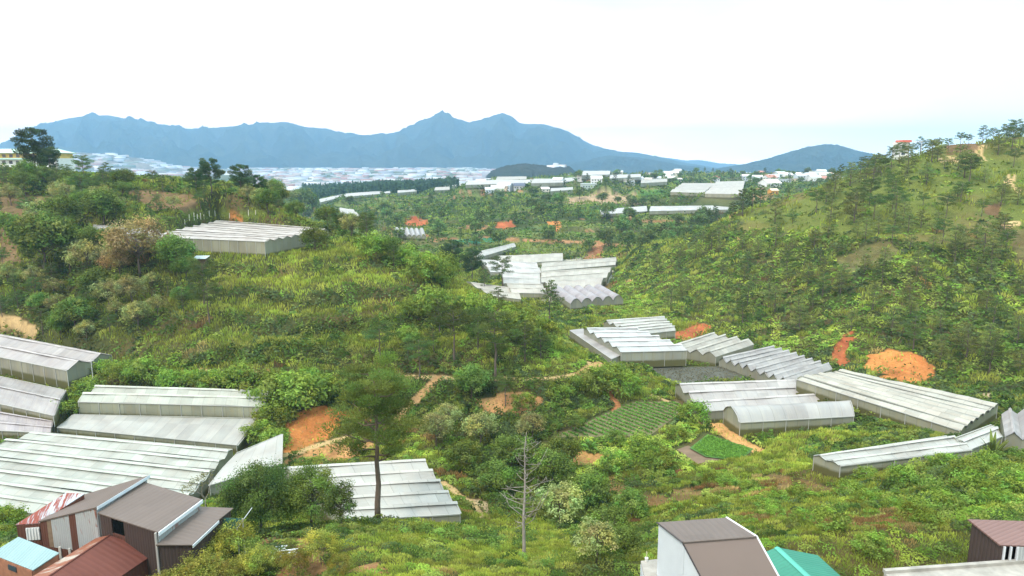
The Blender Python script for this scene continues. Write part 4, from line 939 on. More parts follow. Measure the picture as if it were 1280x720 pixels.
# ------------------------------------------------------------------ village houses on the far plateau
rs = random.Random(5)
def house(u, v, wd, ht_, colw, colr, lab, group=None, dep=None, roof='gable', yaw=None):
    p = ground_at(u, v, ymin=560); dep = dep or wd * .8; a = rs.uniform(-.5, .5) if yaw is None else yaw
    ca, sa = math.cos(a), math.sin(a); X = lambda x, y, z: (p[0] + x * ca - y * sa, p[1] + x * sa + y * ca, p[2] + z)
    o = thing('village_house', lab, 'house', p, group); hw, hd, rh = wd / 2, dep / 2, wd * .22
    V = [X(-hw, -hd, -3), X(hw, -hd, -3), X(hw, hd, -3), X(-hw, hd, -3), X(-hw, -hd, ht_), X(hw, -hd, ht_), X(hw, hd, ht_), X(-hw, hd, ht_), X(-hw, 0, ht_ + rh), X(hw, 0, ht_ + rh)]
    if roof == 'gable':
        part('wall', o, V, [(0,1,5,4),(1,2,6,9,5),(2,3,7,6),(3,0,4,8,7)], M['paint'], col=colw)
        e = .6; Rv = [X(-hw-e, -hd-e, ht_-.25), X(hw+e, -hd-e, ht_-.25), X(hw+e, 0, ht_+rh+.1), X(-hw-e, 0, ht_+rh+.1), X(hw+e, hd+e, ht_-.25), X(-hw-e, hd+e, ht_-.25)]
        b_ = MB(); b_.slab([Rv[0], Rv[1], Rv[2], Rv[3]], .2); b_.slab([Rv[5], Rv[4], Rv[2], Rv[3]], .2); b_.part('roof', o, M['paint'], col=colr)
    else:
        part('wall', o, V[:8], [(0,1,5,4),(1,2,6,5),(2,3,7,6),(3,0,4,7)], M['paint'], col=colw)
        b_ = MB(); b_.slab([X(-hw-.4, -hd-.4, ht_+.3), X(hw+.4, -hd-.4, ht_+.3), X(hw+.4, hd+.4, ht_+.3), X(-hw-.4, hd+.4, ht_+.3)], .35); b_.part('roof', o, M['paint'], col=colr)
    nw = max(2, int(wd / 3.2)); rows = max(1, int(ht_ / 3.2))
    for r_ in range(rows):
        for i in range(nw):
            x = -hw + (i + .5) * wd / nw; z = .9 + r_ * 3.1
            part('window', o, [X(x-.7, -hd-.06, z), X(x+.7, -hd-.06, z), X(x+.7, -hd-.06, z+1.4), X(x-.7, -hd-.06, z+1.4)], [(0,1,2,3)], M['glass'])
    return o
WHT = (.78, .79, .78)
house(895, 226, 9, 5, WHT, (.62, .16, .12), 'house with a bright red roof above the wide cream greenhouses')
house(1020, 222, 15, 9, WHT, (.55, .57, .6), 'tall three storey white house on the plateau left of the mountain foot', roof='flat')
house(966, 243, 8, 4, (.66, .34, .08), (.66, .55, .4), 'small orange hut behind the edge of the right hill')
house(975, 222, 16, 5, (.6, .68, .72), (.72, .76, .78), 'large pale blue roofed hall among the plateau houses')
house(612, 241, 10, 4, (.6, .66, .72), (.66, .74, .84), 'pale blue roofed shed alone on the middle plateau slope', yaw=.1)
house(649, 237, 13, 4, (.5, .5, .52), (.09, .11, .15), 'dark slate roofed house on the middle plateau slope', yaw=0)
house(735, 235, 16, 5, (.45, .52, .5), (.62, .7, .7), 'pale green house with terraces below the plateau village', roof='flat', yaw=.1)
house(1040, 223, 12, 4, WHT, (.7, .7, .66), 'low white house beside the three storey white house')
house(962, 233, 20, 4, WHT, (.72, .70, .64), 'long low white roof in front of the plateau houses')
zones = [((722, 850), (217, 231), 22, 'small pale house crowded on the plateau above the long white greenhouses', 'plateau village houses'),
         ((930, 1075), (217, 229), 24, 'small house in the hillside village below the right mountain', 'hillside village houses'),
         ((592, 720), (229, 241), 9, 'small pale house scattered on the middle plateau slope', 'scattered plateau houses')]
for (u0, u1), (v0, v1), nh, lab, gr in zones:
    for i in range(nh):
        u, v = rs.uniform(u0, u1), v0 + (v1 - v0) * rs.random() ** .8
        cw = rs.choice([WHT, WHT, (.7, .68, .6), (.55, .6, .64), (.62, .5, .38)]); cr = rs.choice([(.72, .73, .72), (.66, .68, .7), (.5, .53, .57), (.45, .2, .14), (.78, .78, .76), (.6, .55, .48)])
        house(u, v, rs.uniform(8, 15), rs.choice([3.5, 4, 5, 7]), cw, cr, lab, gr, roof=rs.choice(['gable', 'gable', 'flat']))
# huts and posts on the left hill
p = ground_at(252, 331); hh = thing('garden_hut', 'tiny hut with a pale grey roof under the ridged greenhouse on the wooded hill', 'hut', p)
b_ = MB(); b_.box(p[0]-1.5, p[0]+1.5, p[1]-1, p[1]+1, p[2]-.5, p[2]+1.9); b_.part('wall', hh, M['wood']); b_ = MB(); b_.slab([(p[0]-2, p[1]-1.5, p[2]+1.95), (p[0]+2, p[1]-1.5, p[2]+1.95), (p[0]+2, p[1]+1.5, p[2]+2.5), (p[0]-2, p[1]+1.5, p[2]+2.5)], .08); b_.part('roof', hh, M['paint'], col=(.5, .6, .6))
for i, u in enumerate((231, 237, 243, 247, 251, 255, 262, 269, 287, 311, 320)):
    v = 280 - (u - 231) * .22 if u < 280 else 273 + (u - 300) * .02; p = ground_at(u, v); hgt = 1.5 + (i * 37 % 5) * .25
    b_ = MB(); b_.tube([p + np.array((0, 0, -.3)), p + np.array((.05, 0, hgt))], [.14, .12], 6); o = link('fence_post', mesh('fence_post', np.array(b_.v) - p, b_.f, M['paint']), None, tuple(p)); o.color = (.74, .70, .6, 1)
    tag(o, 'thin pale post in the row above the ridged greenhouse on the wooded hill', 'post', 'pale posts above the hill greenhouse')
def pole(u, v, hgt, lab, rad=.09, col=(.6, .6, .58), arm=True):
    p = ground_at(u, v); o = thing('utility_pole', lab, 'pole', p)
    b_ = MB(); b_.tube([p + np.array((0, 0, -.4)), p + np.array((0, 0, hgt))], [rad, rad * .7], 8); b_.part('shaft', o, M['paint'], col=col)
    if arm: b_ = MB(); b_.box(p[0]-.6, p[0]+.6, p[1]-.05, p[1]+.05, p[2]+hgt-.35, p[2]+hgt-.25); b_.part('crossarm', o, M['paint'], col=col)
pole(118, 489, 7.2, 'slim pale pole standing between the long weathered greenhouse and the pale green one')
pole(762, 452, 5.0, 'slim pole at the corner of the bright white greenhouse', .06)
# ------------------------------------------------------------------ distant town: too many specks to count
rt_ = np.random.RandomState(4); vv = []; ff = []; tt = []
def specks(nn, u0, u1, Y0, Y1, sz, cols):
    for i in range(nn):
        u = rt_.uniform(u0, u1); Y = rt_.uniform(Y0, Y1); k_ = Y / cT; x = (u - 640) / FPX * k_
        z = float(SURF(x, Y)); wx, wy, h_ = rt_.uniform(.5, 1.6) * sz, rt_.uniform(.4, 1.2) * sz, rt_.uniform(3, 8); a = rt_.uniform(0, 3.14); ca, sa = math.cos(a), math.sin(a); b0 = len(vv)
        for zz in (z - 8, z + h_):
            for dx, dy in ((-wx, -wy), (wx, -wy), (wx, wy), (-wx, wy)): vv.append((x + dx * ca - dy * sa, Y + dx * sa + dy * ca, zz))
        ff.extend([(b0, b0+1, b0+5, b0+4), (b0+1, b0+2, b0+6, b0+5), (b0+2, b0+3, b0+7, b0+6), (b0+3, b0, b0+4, b0+7), (b0+4, b0+5, b0+6, b0+7)]); c_ = cols[rt_.randint(len(cols))]; tt.extend([c_] * 5)
from mathutils.bvhtree import BVHTree
bvhs = []
for o in list(COL.objects):
    if o.name.split('.')[0] in ('hill',):
        me_ = o.data; bvhs.append(BVHTree.FromPolygons([v.co[:] for v in me_.vertices], [p.vertices[:] for p in me_.polygons]))
def SURF(x, y):
    z = float(height(np.array([x]), np.array([y]))[0])
    for b_ in bvhs:
        hit = b_.ray_cast(Vector((x, y, 900)), Vector((0, 0, -1)))
        if hit[0] is not None: z = max(z, hit[0].z)
    return z
TC = [(.66, .68, .70), (.5, .52, .56), (.46, .5, .56), (.42, .36, .33), (.3, .32, .36), (.36, .22, .2), (.2, .24, .2)]
specks(520, -120, 330, 3250, 4100, 24, TC); specks(760, 325, 620, 2100, 4600, 20, TC); specks(160, 690, 860, 1500, 2300, 13, TC); specks(130, 900, 1110, 1300, 2100, 12, TC); specks(160, 330, 480, 1700, 2600, 16, TC)
tag(link('distant_town', mesh('distant_town', vv, np.array(ff), M['tint'], tint=np.array(tt))), 'pale specks of the town and its greenhouses spread below the blue mountains', 'town', kind='stuff')
# ------------------------------------------------------------------ plants
GAIN = 2.2
def unit(a): return a / (np.linalg.norm(a, axis=-1, keepdims=True) + 1e-9)
def leaves(P, T, Nn, L, W_):
    """one pointed leaf face per row: centre, long axis, facing"""
    T = unit(T); B = unit(np.cross(Nn, T)); L = np.broadcast_to(np.asarray(L, float), (len(P),))[:, None]; W_ = np.broadcast_to(np.asarray(W_, float), (len(P),))[:, None]
    V = np.stack([P - T * L / 2, P + B * W_ / 2 + T * L * .06, P + T * L / 2, P - B * W_ / 2 + T * L * .06], 1).reshape(-1, 3)
    return V, np.arange(len(P) * 4).reshape(-1, 4)
def rdir(rs, n): return unit(rs.normal(size=(n, 3)))
class Leafy:
    def __init__(s): s.P = []; s.T = []; s.N = []; s.L = []; s.W = []; s.C = []
    def add(s, P, T, N, L, W, C):
        n = len(P)
        for a, q in ((s.P, P), (s.T, T), (s.N, N)): a.append(np.broadcast_to(q, (n, 3)))
        s.L.append(np.broadcast_to(L, (n,))); s.W.append(np.broadcast_to(W, (n,))); s.C.append(np.broadcast_to(C, (n, 3)))
    def mesh(s, name, mat):
        V, F_ = leaves(np.concatenate(s.P), np.concatenate(s.T), np.concatenate(s.N), np.concatenate(s.L), np.concatenate(s.W))
        return mesh(name, V, F_, mat, tint=np.clip(np.concatenate(s.C) * GAIN * np.array((1.09, 1.0, .86)), 0, .8))
def limb(rs, a, b, r0, r1, n=5, wob=.06):
    t = np.linspace(0, 1, n)[:, None]; P = a * (1 - t) + b * t; L = np.linalg.norm(b - a)
    P[1:-1] += rs.normal(size=(n - 2, 3)) * L * wob; return P, np.linspace(r0, r1, n)
def pine(seed, H, W_, base=.3, leaf=.35, col=(.035, .062, .022), nb=34, tr=.02, dens=1.0, flat=.42, taper=.7, lean=.02):
    rs = np.random.RandomState(seed); wood = MB(); lf = Leafy()
    top = np.array((rs.normal() * lean * H, rs.normal() * lean * H, H * .97))
    P, rr = limb(rs, np.array((0, 0, -.4)), top, H * tr, H * tr * .18, 8, .006); wood.tube(P, rr, 8)
    for k in range(nb):
        t = base + (1 - base) * ((k + rs.rand() * .8) / nb) ** .9; an = k * 2.4 + rs.rand() * .9; rel = (t - base) / (1 - base)
        ln = W_ / 2 * (1 - rel ** 1.3 * taper) * rs.uniform(.55, 1.05) * (min(1, .45 + rel * 2.2)); p0 = top * t; p0[2] = H * t * .97
        p1 = p0 + np.array((math.cos(an) * ln, math.sin(an) * ln, ln * rs.uniform(.05, .4)))
        B, br = limb(rs, p0, p1, H * tr * .32 * (1 - rel * .5), H * tr * .08, 4, .05); wood.tube(B, br, 4)
        for q, sc in ((1.0, 1.0), (.62, .75)):
            c = p0 * (1 - q) + p1 * q + np.array((0, 0, .03 * H * rs.rand())); R_ = (.27 * ln + .028 * H) * sc * rs.uniform(.8, 1.25)
            n_ = int(max(14, min(420, 2.6 * dens * (R_ / leaf) ** 2 * 3)))
            d = rdir(rs, n_) * (rs.rand(n_, 1) ** .4); d[:, 2] *= flat; d[:, 2] += flat * .25
            T = unit(d * np.array((1, 1, .6)) + np.array((0, 0, .55)) + rdir(rs, n_) * .55)
            cc = 1.05 * np.array(col) * rs.uniform(.7, 1.4) * np.array((rs.uniform(.95, 1.35), 1, rs.uniform(.8, 1.1)))
            lf.add(c + d * R_, T, rdir(rs, n_), leaf * rs.uniform(.8, 1.5, n_), leaf * .42, cc * rs.uniform(.75, 1.3, (n_, 1)))
    return wood, lf
def broad(seed, H, W_, leaf=.35, col=(.045, .075, .02), nc=34, base=.22, tr=.022, dens=1.0, loose=.0, shrub=False):
    rs = np.random.RandomState(seed); wood = MB(); lf = Leafy(); zc = H * (base + (1 - base) * .5); rz = H * (1 - base) * .5
    top = np.array((rs.normal() * .03 * H, rs.normal() * .03 * H, H * .62))
    if not shrub: P, rr = limb(rs, np.array((0, 0, -.4)), top, H * tr, H * tr * .4, 6, .02); wood.tube(P, rr, 8)
    for k in range(nc):
        f = (k + .5) / nc; ct = 1 - 1.55 * f; st = math.sqrt(max(0, 1 - ct * ct)); an = k * 2.39996 + rs.rand() * .5; rad = rs.uniform(.55, .95)
        c = np.array((math.cos(an) * st * W_ / 2 * rad, math.sin(an) * st * W_ / 2 * rad, zc + ct * rz * rad * .92)); R_ = W_ * .155 * rs.uniform(.65, 1.4)
        if not shrub or k % 4 == 0:
            a0 = top * rs.uniform(.45, 1.0) if not shrub else np.array((rs.normal() * .1, rs.normal() * .1, -.3))
            B, br = limb(rs, a0, c, H * tr * .35, H * tr * .09, 4, .06); wood.tube(B, br, 4)
        n_ = int(max(14, min(700, 4.2 * dens * (R_ / leaf) ** 2 * 3)))
        d = rdir(rs, n_); sh = rs.rand(n_, 1) ** (.33 + loose); d2 = d * sh * np.array((1, 1, .8)) * (1 + .25 * rs.normal(size=(n_, 1)))
        Nn = unit(d + np.array((0, 0, .5)) + rdir(rs, n_) * .7)
        cc = 1.25 * np.array(col) * rs.uniform(.65, 1.5) * np.array((rs.uniform(.85, 1.3), 1, rs.uniform(.8, 1.15)))
        lf.add(c + d2 * R_, np.cross(Nn, rdir(rs, n_)), Nn, leaf * rs.uniform(.75, 1.4, n_), leaf * .6, cc * rs.uniform(.7, 1.35, (n_, 1)))
    return wood, lf
def bare(seed, H, spread=.5, depth=4, r0=.02, leafy=None):
    rs = np.random.RandomState(seed); wood = MB(); tips = []
    def grow(a, d, L, r, k):
        b = a + d * L; P, rr = limb(rs, a, b, r, r * .6, 4, .04); wood.tube(P, rr, 5 if k < 2 else 3)
        if k >= depth: tips.append(b); return
        for i in range(rs.randint(2, 4)):
            nd = unit(d + rdir(rs, 1)[0] * spread * 1.35 + np.array((0, 0, .22))); grow(b if i == 0 else P[-2] * .4 + b * .6, nd, L * rs.uniform(.55, .8), r * .58, k + 1)
    grow(np.array((0, 0, -.3)), np.array((0, 0, 1.0)), H * .36, H * r0, 0); return wood, tips
def snag(seed, H):
    """dead trunk with short bent twigs"""
    rs = np.random.RandomState(seed); wood = MB(); P, rr = limb(rs, np.array((0, 0, -.5)), np.array((.25, 0, H)), .17, .02, 9, .008); wood.tube(P, rr, 8); tw = []
    for k in range(44):
        t = .28 + .70 * k / 44; p0 = np.array((.25 * t, 0, H * t)); an = k * 2.1 + rs.rand(); an = an if k % 3 else rs.uniform(-.7, .7); L = H * .27 * (1.05 - t * .75) * rs.uniform(.4, 1.25)
        d = np.array((math.cos(an), math.sin(an), rs.uniform(-.25, .9))); p1 = p0 + d * L * .55; p2 = p1 + (d + np.array((0, 0, rs.uniform(-.3, .9))) + rdir(rs, 1)[0] * .7) * L * .4
        m_ = MB(); m_.tube([p0, p1, p2], [.055 * (1.2 - t), .035 * (1.2 - t), .012], 4)
        for j in range(3):
            q = p1 * (1 - j * .3) + p2 * j * .3; m_.tube([q, q + unit(rdir(rs, 1))[0] * L * .22 + np.array((0, 0, L * .1))], [.018, .008], 3)
        tw.append(m_)
    return wood, tw
PROTO = {}
def proto(key, wood, lf, wcol=(1, 1, 1), crown='crown'):
    wm = mesh('trunk', wood.v, wood.f, M['bark'], True) if wood.v else None
    PROTO[key] = (wm, lf.mesh(crown, M['leaf']) if lf else None, wcol); return key
SINGLE = {}
def single(key):
    if key not in SINGLE:
        wm, cm, _ = PROTO[key]
        nv = len(wm.vertices) if wm else 0; a = np.empty(len(cm.vertices) * 3, np.float32); cm.vertices.foreach_get('co', a); V = a.reshape(-1, 3)
        k = np.arange(len(V)).reshape(-1, 4); t = np.empty(len(cm.polygons) * 4, np.float32); cm.attributes['tint'].data.foreach_get('color', t); t = t.reshape(-1, 4)[:, :3]
        if nv:
            b = np.empty(nv * 3, np.float32); wm.vertices.foreach_get('co', b)
            wf = np.array([list(p.vertices) for p in wm.polygons if len(p.vertices) == 4]); V = np.concatenate([V, b.reshape(-1, 3)]); k = np.concatenate([k, wf + len(a) // 3]); t = np.concatenate([t, np.tile((.11, .09, .07), (len(wf), 1))])
        SINGLE[key] = mesh('tree', V, k, M['leaf'], tint=t)
    return SINGLE[key]
TREE_AT = []
def place(key, name, p, sc, yaw, lab, cat, group=None, whole=False, sxy=1.0):
    """a plant standing at p: trunk and crown under an Empty, or one mesh where it is only a few pixels"""
    wm, cm, wcol = PROTO[key]
    if whole:
        o = link(name, single(key), None, tuple(map(float, p))); tag(o, lab, cat, group)
    else:
        o = thing(name, lab, cat, p, group)
        if wm: t = link('trunk' if cat == 'tree' else 'stem', wm, o); t.color = (*wcol, 1)
        if cm: link('crown' if cat == 'tree' else 'foliage', cm, o)
    o.scale = (sc * sxy, sc * sxy, sc); o.rotation_euler = (0, 0, yaw); return o
for i in range(3):
    proto(f'pine_mid{i}', *pine(100 + i, 12, 8.0, .25, .36, nb=30)); proto(f'pine_young{i}', *pine(120 + i, 10, 7.5, .12, .42, (.062, .092, .034), nb=30, taper=.7, dens=1.15))
    proto(f'pine_far{i}', *pine(140 + i, 12, 8, .2, .8, (.035, .06, .026), nb=22)); proto(f'broad_mid{i}', *broad(160 + i, 8, 8, .42, nc=34))
    proto(f'broad_far{i}', *broad(180 + i, 10, 10, 1.0, (.042, .072, .026), nc=26)); proto(f'bush{i}', *broad(200 + i, 3.4, 4.8, .3, (.06, .10, .022), nc=22, base=0, shrub=True, tr=.02))
    proto(f'feather{i}', *broad(220 + i, 4.2, 4.4, .15, (.088, .105, .026), nc=38, base=.12, loose=.35, dens=.5, tr=.014))
    proto(f'dense_pine{i}', *pine(280 + i, 13, 10, .32, .42, (.026, .05, .02), nb=34, taper=.5, dens=2.4, flat=.6)); proto(f'pale_mid{i}', *broad(240 + i, 9, 7.5, .40, (.085, .105, .045), nc=30, dens=.8, loose=.2)); proto(f'umbrella{i}', *pine(260 + i, 13, 11, .5, .36, (.036, .066, .022), nb=26, taper=.45))
rnd = random.Random(11)
def gat(u, v, ymin=22): return ground_at(u, v, ymin=ymin)
def tree_px(key, name, u, vb, hpx, lab, cat='tree', group=None, H0=12, whole=False, sxy=1.0, ymin=22):
    p = gat(u, vb, ymin); sc = hpx * p[1] / FPX / H0 * 1.02; TREE_AT.append((p[0], p[1])); return place(key, name, p, sc, rnd.uniform(0, 6.28), lab, cat, group, whole, sxy)
# the tall pine by the white greenhouse
p = atY(472, 648, 73.5); p[2] = gz_(p); proto('hero_pine', *pine(17, 60 - .304 * 73.5 - p[2], 11.6, .42, .25, (.048, .074, .02), nb=36, tr=.022, dens=2.0, flat=.42, taper=.5, lean=.012), wcol=(1.15, 1.08, 1.0)); place('hero_pine', 'pine_tree', p, 1, .6, 'tall pine with long bare grey trunk in front of the five ridged white greenhouse', 'tree')
# the dead tree
sp_, sw = snag(5, 12.0); p = atY(654, 716, 56.0); p[2] = gz_(p); o = thing('dead_tree', 'grey dead leafless tree with short crooked twigs at the bottom centre', 'tree', p)
ob = link('trunk', mesh('trunk', sp_.v, sp_.f, M['dead_wood'], True), o)
for t in sw: link('branch', mesh('branch', t.v, t.f, M['dead_wood'], True), o)
for i, (u, v, Y, h_) in enumerate([(203, 738, 46, 58), (226, 735, 46, 66), (250, 732, 47, 70), (182, 742, 45, 44), (274, 736, 47, 58), (160, 748, 44, 40)]):
    p = atY(u, v, Y); p[2] = gz_(p); place(f'feather{i % 3}', 'feathery_shrub', p, h_ * Y / FPX / 4.2, i * 2.1, 'feathery yellowish green shrub among the bushes below the farmhouse roofs', 'shrub', 'feathery shrubs below the farmhouse')
for (u, v, H, lab, sd) in [(258, 640, 6.4, 'thin bare branched tree with a few leaves between the brown roofs and the dark tree', 31), (163, 612, 4.6, 'small leafless twiggy tree behind the top edge of the brown wing roof', 33)]:
    p = gat(u, v); wd, tips = bare(sd, H, .55, 4, .013); o = thing('bare_tree', lab, 'tree', p); link('trunk', mesh('trunk', wd.v, wd.f, M['dead_wood'], True), o)
    if sd == 31:
        rs_ = np.random.RandomState(3); lf = Leafy()
        for tp in tips:
            n_ = 3 if tp[0] > -.5 else 14; lf.add(tp + rs_.normal(size=(n_, 3)) * .25, rdir(rs_, n_), rdir(rs_, n_), .2, .12, np.array((.10, .11, .04)) * rs_.uniform(.7, 1.3, (n_, 1)))
        link('leaf_sprays', lf.mesh('leaf_sprays', M['leaf']), o)
# dark broadleaf trees right of the farmhouse
proto('hero_broad', *broad(9, 9.5, 9.0, .21, (.034, .072, .022), nc=60, base=.05, dens=.8)); proto('hero_broad2', *broad(10, 7.6, 6.6, .18, (.05, .085, .022), nc=46, base=.08, dens=.85)); proto('hero_broad3', *broad(12, 6, 3.6, .18, (.036, .068, .022), nc=36, base=.02))
for key, u, v, Y, H0, hp, lab in [('hero_broad', 328, 684, 66, 9.5, 106, 'big dense dark green broadleaf tree beside the green side canopy'), ('hero_broad2', 392, 686, 68, 7.6, 92, 'mid green broadleaf tree adjoining the right side of the dark broadleaf tree'), ('hero_broad3', 428, 690, 66, 6.0, 74, 'narrow dark shrubby tree at the right foot of the mid green broadleaf tree')]:
    p = atY(u, v, Y); p[2] = gz_(p); place(key, 'broadleaf_tree', p, hp * Y / FPX / H0, 1.0, lab, 'tree')
for i, (u, v, h_) in enumerate([(246, 698, 46), (292, 700, 60), (212, 712, 34), (262, 690, 36), (228, 706, 34), (276, 704, 44), (268, 716, 45), (172, 716, 34), (320, 722, 46), (402, 706, 52), (372, 722, 42), (352, 712, 26), (230, 724, 36), (425, 722, 36), (300, 730, 40)]):
    p = gat(u, v); place(f'feather{i % 3}', 'feathery_shrub', p, h_ * p[1] / FPX / 4.2, i * 1.3, 'feathery yellowish green shrub among the bushes below the farmhouse roofs', 'shrub', 'feathery shrubs below the farmhouse')
for i, (u, v, h_) in enumerate([(8, 668, 36), (70, 628, 22), (20, 652, 26), (-6, 660, 30), (46, 640, 18)]):
    tree_px(f'bush{i % 3}', 'bush', u, v, h_, 'leafy bush at the left edge between the huge pale greenhouse and the striped roof hut', 'shrub', 'bushes behind the striped hut', 3.4)
# bushes and low trees along the foot of the left hill
for i, (u, v, h_) in enumerate([(150, 484, 30), (182, 478, 30), (212, 486, 24), (240, 490, 24), (268, 490, 28), (300, 490, 30), (328, 494, 34), (352, 512, 46), (380, 512, 46), (342, 536, 34), (405, 498, 30), (110, 500, 26), (88, 520, 24), (130, 470, 22), (345, 560, 26), (385, 478, 22), (326, 552, 28)]):
    tree_px(f'bush{i % 3}', 'bush', u, v, h_, 'rounded green bush on the bank above and beside the pale green greenhouse', 'shrub', 'bushes on the bank by the pale green greenhouse', 3.4, sxy=1.15)
tree_px('broad_mid0', 'broadleaf_tree', 462, 512, 50, 'low spreading tree behind the crown of the tall bare trunked pine', 'tree', None, 8, sxy=1.5)
tree_px('pale_mid0', 'broadleaf_tree', 546, 560, 48, 'pale green leafy tree beside the stepped end of the five ridged white greenhouse', 'tree', None, 9, sxy=1.2)
tree_px('broad_mid1', 'broadleaf_tree', 590, 500, 44, 'dark spreading tree just left of the orange clearing', 'tree', None, 8, sxy=1.2)
for i, (u, v, h_) in enumerate([(600, 560, 44), (640, 590, 48), (700, 590, 44), (665, 552, 36), (620, 620, 46), (735, 640, 50), (700, 660, 58), (760, 680, 50), (790, 650, 40), (745, 705, 56), (690, 610, 50), (580, 590, 40), (560, 540, 34), (720, 540, 22), (770, 560, 22), (660, 545, 26), (782, 700, 44)]):
    tree_px(('broad_mid%d' if i % 3 else 'pale_mid%d') % (i % 3), 'broadleaf_tree', u, v, h_, 'leafy tree in the dark wooded gully left of the vegetable rows', 'tree', 'trees in the gully', 8, sxy=1.15)
for i, (u, v, h_) in enumerate([(776, 494, 32), (742, 492, 34), (765, 480, 28), (862, 530, 30), (846, 552, 20), (805, 575, 34), (826, 590, 30), (770, 590, 30), (880, 500, 14), (700, 500, 22), (655, 512, 22)]):
    tree_px(f'bush{i % 3}', 'bush', u, v, h_, 'green bush on the banks around the vegetable rows', 'shrub', 'bushes around the vegetable rows', 3.4, sxy=1.1)
# pines
KP = [(568, 456, 72, 'umbrella', 'dark pine with visible trunk left of the tallest flat topped pine'), (619, 473, 86, 'umbrella', 'tallest flat topped pine standing on the track at the foot of the grassy knoll'),
      (525, 476, 52, 'umbrella', 'umbrella shaped pine where the earth track forks'), (476, 458, 54, 'umbrella', 'pine with pale trunk on the slope above the low spreading tree'), (632, 508, 40, 'umbrella', 'small pine standing in the orange clearing'),
      (656, 457, 58, 'pine_mid', 'pine on the knoll slope to the right of the tallest flat topped one'), (676, 450, 40, 'pine_mid', 'shorter pine nearest the end of the knoll above the curve of the track'), (597, 440, 56, 'pine_mid', 'dense pine in the clump behind the tallest flat topped one'),
      (550, 420, 48, 'pine_mid', 'dense dark pine uphill in the clump above the track'), (686, 404, 54, 'pine_mid', 'lone pine silhouetted against the arched tunnels'), (628, 362, 38, 'umbrella', 'lone pine silhouetted against the small white greenhouse'),
      (566, 346, 42, 'dense_pine', 'pine at the left of the row on the knoll skyline'), (590, 352, 38, 'dense_pine', 'pine in the middle of the knoll skyline row'), (606, 366, 30, 'pine_mid', 'pine low on the knoll skyline beside the cream greenhouse with end wall'),
      (262, 408, 52, 'umbrella', 'broad pine with forked pale trunk under the ridged hill greenhouse'), (255, 385, 55, 'umbrella', 'broad flat pine left of the bright grassy knoll'), (46, 226, 58, 'dense_pine', 'tall skyline pine in front of the yellow building'),
      (64, 228, 38, 'dense_pine', 'shorter skyline pine right beside the tall one at the yellow building'), (106, 232, 34, 'umbrella', 'flat topped pine right of the yellow building on the skyline'), (265, 246, 40, 'dense_pine', 'big dark round topped pine on the left ridge skyline'),
      (246, 247, 32, 'dense_pine', 'dark pine just left of the big round topped skyline one'), (302, 249, 38, 'dense_pine', 'dark pine on slim trunk right of the big round topped skyline one'), (324, 252, 30, 'dense_pine', 'last dark pine at the right end of the left ridge skyline group')]
for u, v, h_, kd, lab in KP: tree_px(f'{kd}{(u + v) % 3}', 'pine_tree', u, v, h_, lab, 'tree', None, 12.6 if kd in ('umbrella', 'dense_pine') else 12)
KB = [(58, 342, 76, 'broad_mid0', 8, 'very dark large broadleaf tree on the left hillside in front of the brown clearing'), (80, 262 + 30, 46, 'broad_mid1', 8, 'dark tree above the very dark large one on the left hillside'), (130, 285, 46, 'broad_mid2', 8, 'dark green tree directly behind the narrow hill greenhouse strip'),
      (222, 345, 50, 'broad_mid1', 8, 'dark tree at the left front corner of the ridged hill greenhouse'), (108, 350, 52, 'pale_mid1', 9, 'grey green feathery tree between the dark large tree and the rusty brown one'), (395, 318, 34, 'broad_mid2', 8, 'bushy tree at the right front corner of the ridged hill greenhouse'),
      (440, 300, 34, 'pale_mid2', 9, 'leafy tree right of the ridged hill greenhouse'), (380, 270, 34, 'broad_mid0', 8, 'dark tree right behind the ridged hill greenhouse')]
for u, v, h_, k, H0, lab in KB: tree_px(k, 'broadleaf_tree', u, v, h_, lab, 'tree', None, H0)
proto('rusty', *broad(300, 10, 10, .36, (.092, .082, .042), nc=30, dens=.6, loose=.3)); tree_px('rusty', 'broadleaf_tree', 176, 348, 78, 'tree with thin rusty brown leaves in front of the ridged hill greenhouse', 'tree', None, 10); tree_px('rusty', 'broadleaf_tree', 150, 352, 46, 'paler half bare brownish tree left of the rusty brown one', 'tree', None, 10)
# right hill skyline
for i, (u, v, h_, kd) in enumerate([(1268, 176, 26, 'umbrella'), (1256, 177, 22, 'umbrella'), (1240, 178, 18, 'umbrella'), (1228, 178, 24, 'pine_mid'), (1200, 182, 16, 'umbrella'), (1210, 181, 14, 'umbrella'), (1185, 186, 14, 'umbrella'), (1170, 188, 14, 'umbrella'), (1150, 192, 24, 'pine_mid'), (1160, 190, 16, 'umbrella'), (1138, 197, 18, 'umbrella'), (1124, 202, 24, 'umbrella'), (1114, 206, 22, 'umbrella'), (1098, 212, 18, 'umbrella'), (1106, 210, 14, 'pine_mid'), (1082, 216, 12, 'umbrella'), (1050, 226, 22, 'pine_far'), (1042, 229, 18, 'pine_far'), (1064, 222, 14, 'umbrella'), (1280, 176, 20, 'umbrella'), (940, 262, 30, 'pine_far'), (928, 268, 34, 'pine_far'), (950, 256, 26, 'pine_far'), (962, 256, 18, 'pine_far'), (915, 274, 24, 'pine_far'), (985, 246, 16, 'pine_far')]):
    tree_px(f'{kd}{i % 3}', 'pine_tree', u, v + 3, h_, 'dark pine in the broken row along the skyline of the right hill', 'tree', 'skyline pines of the right hill', 12.6)
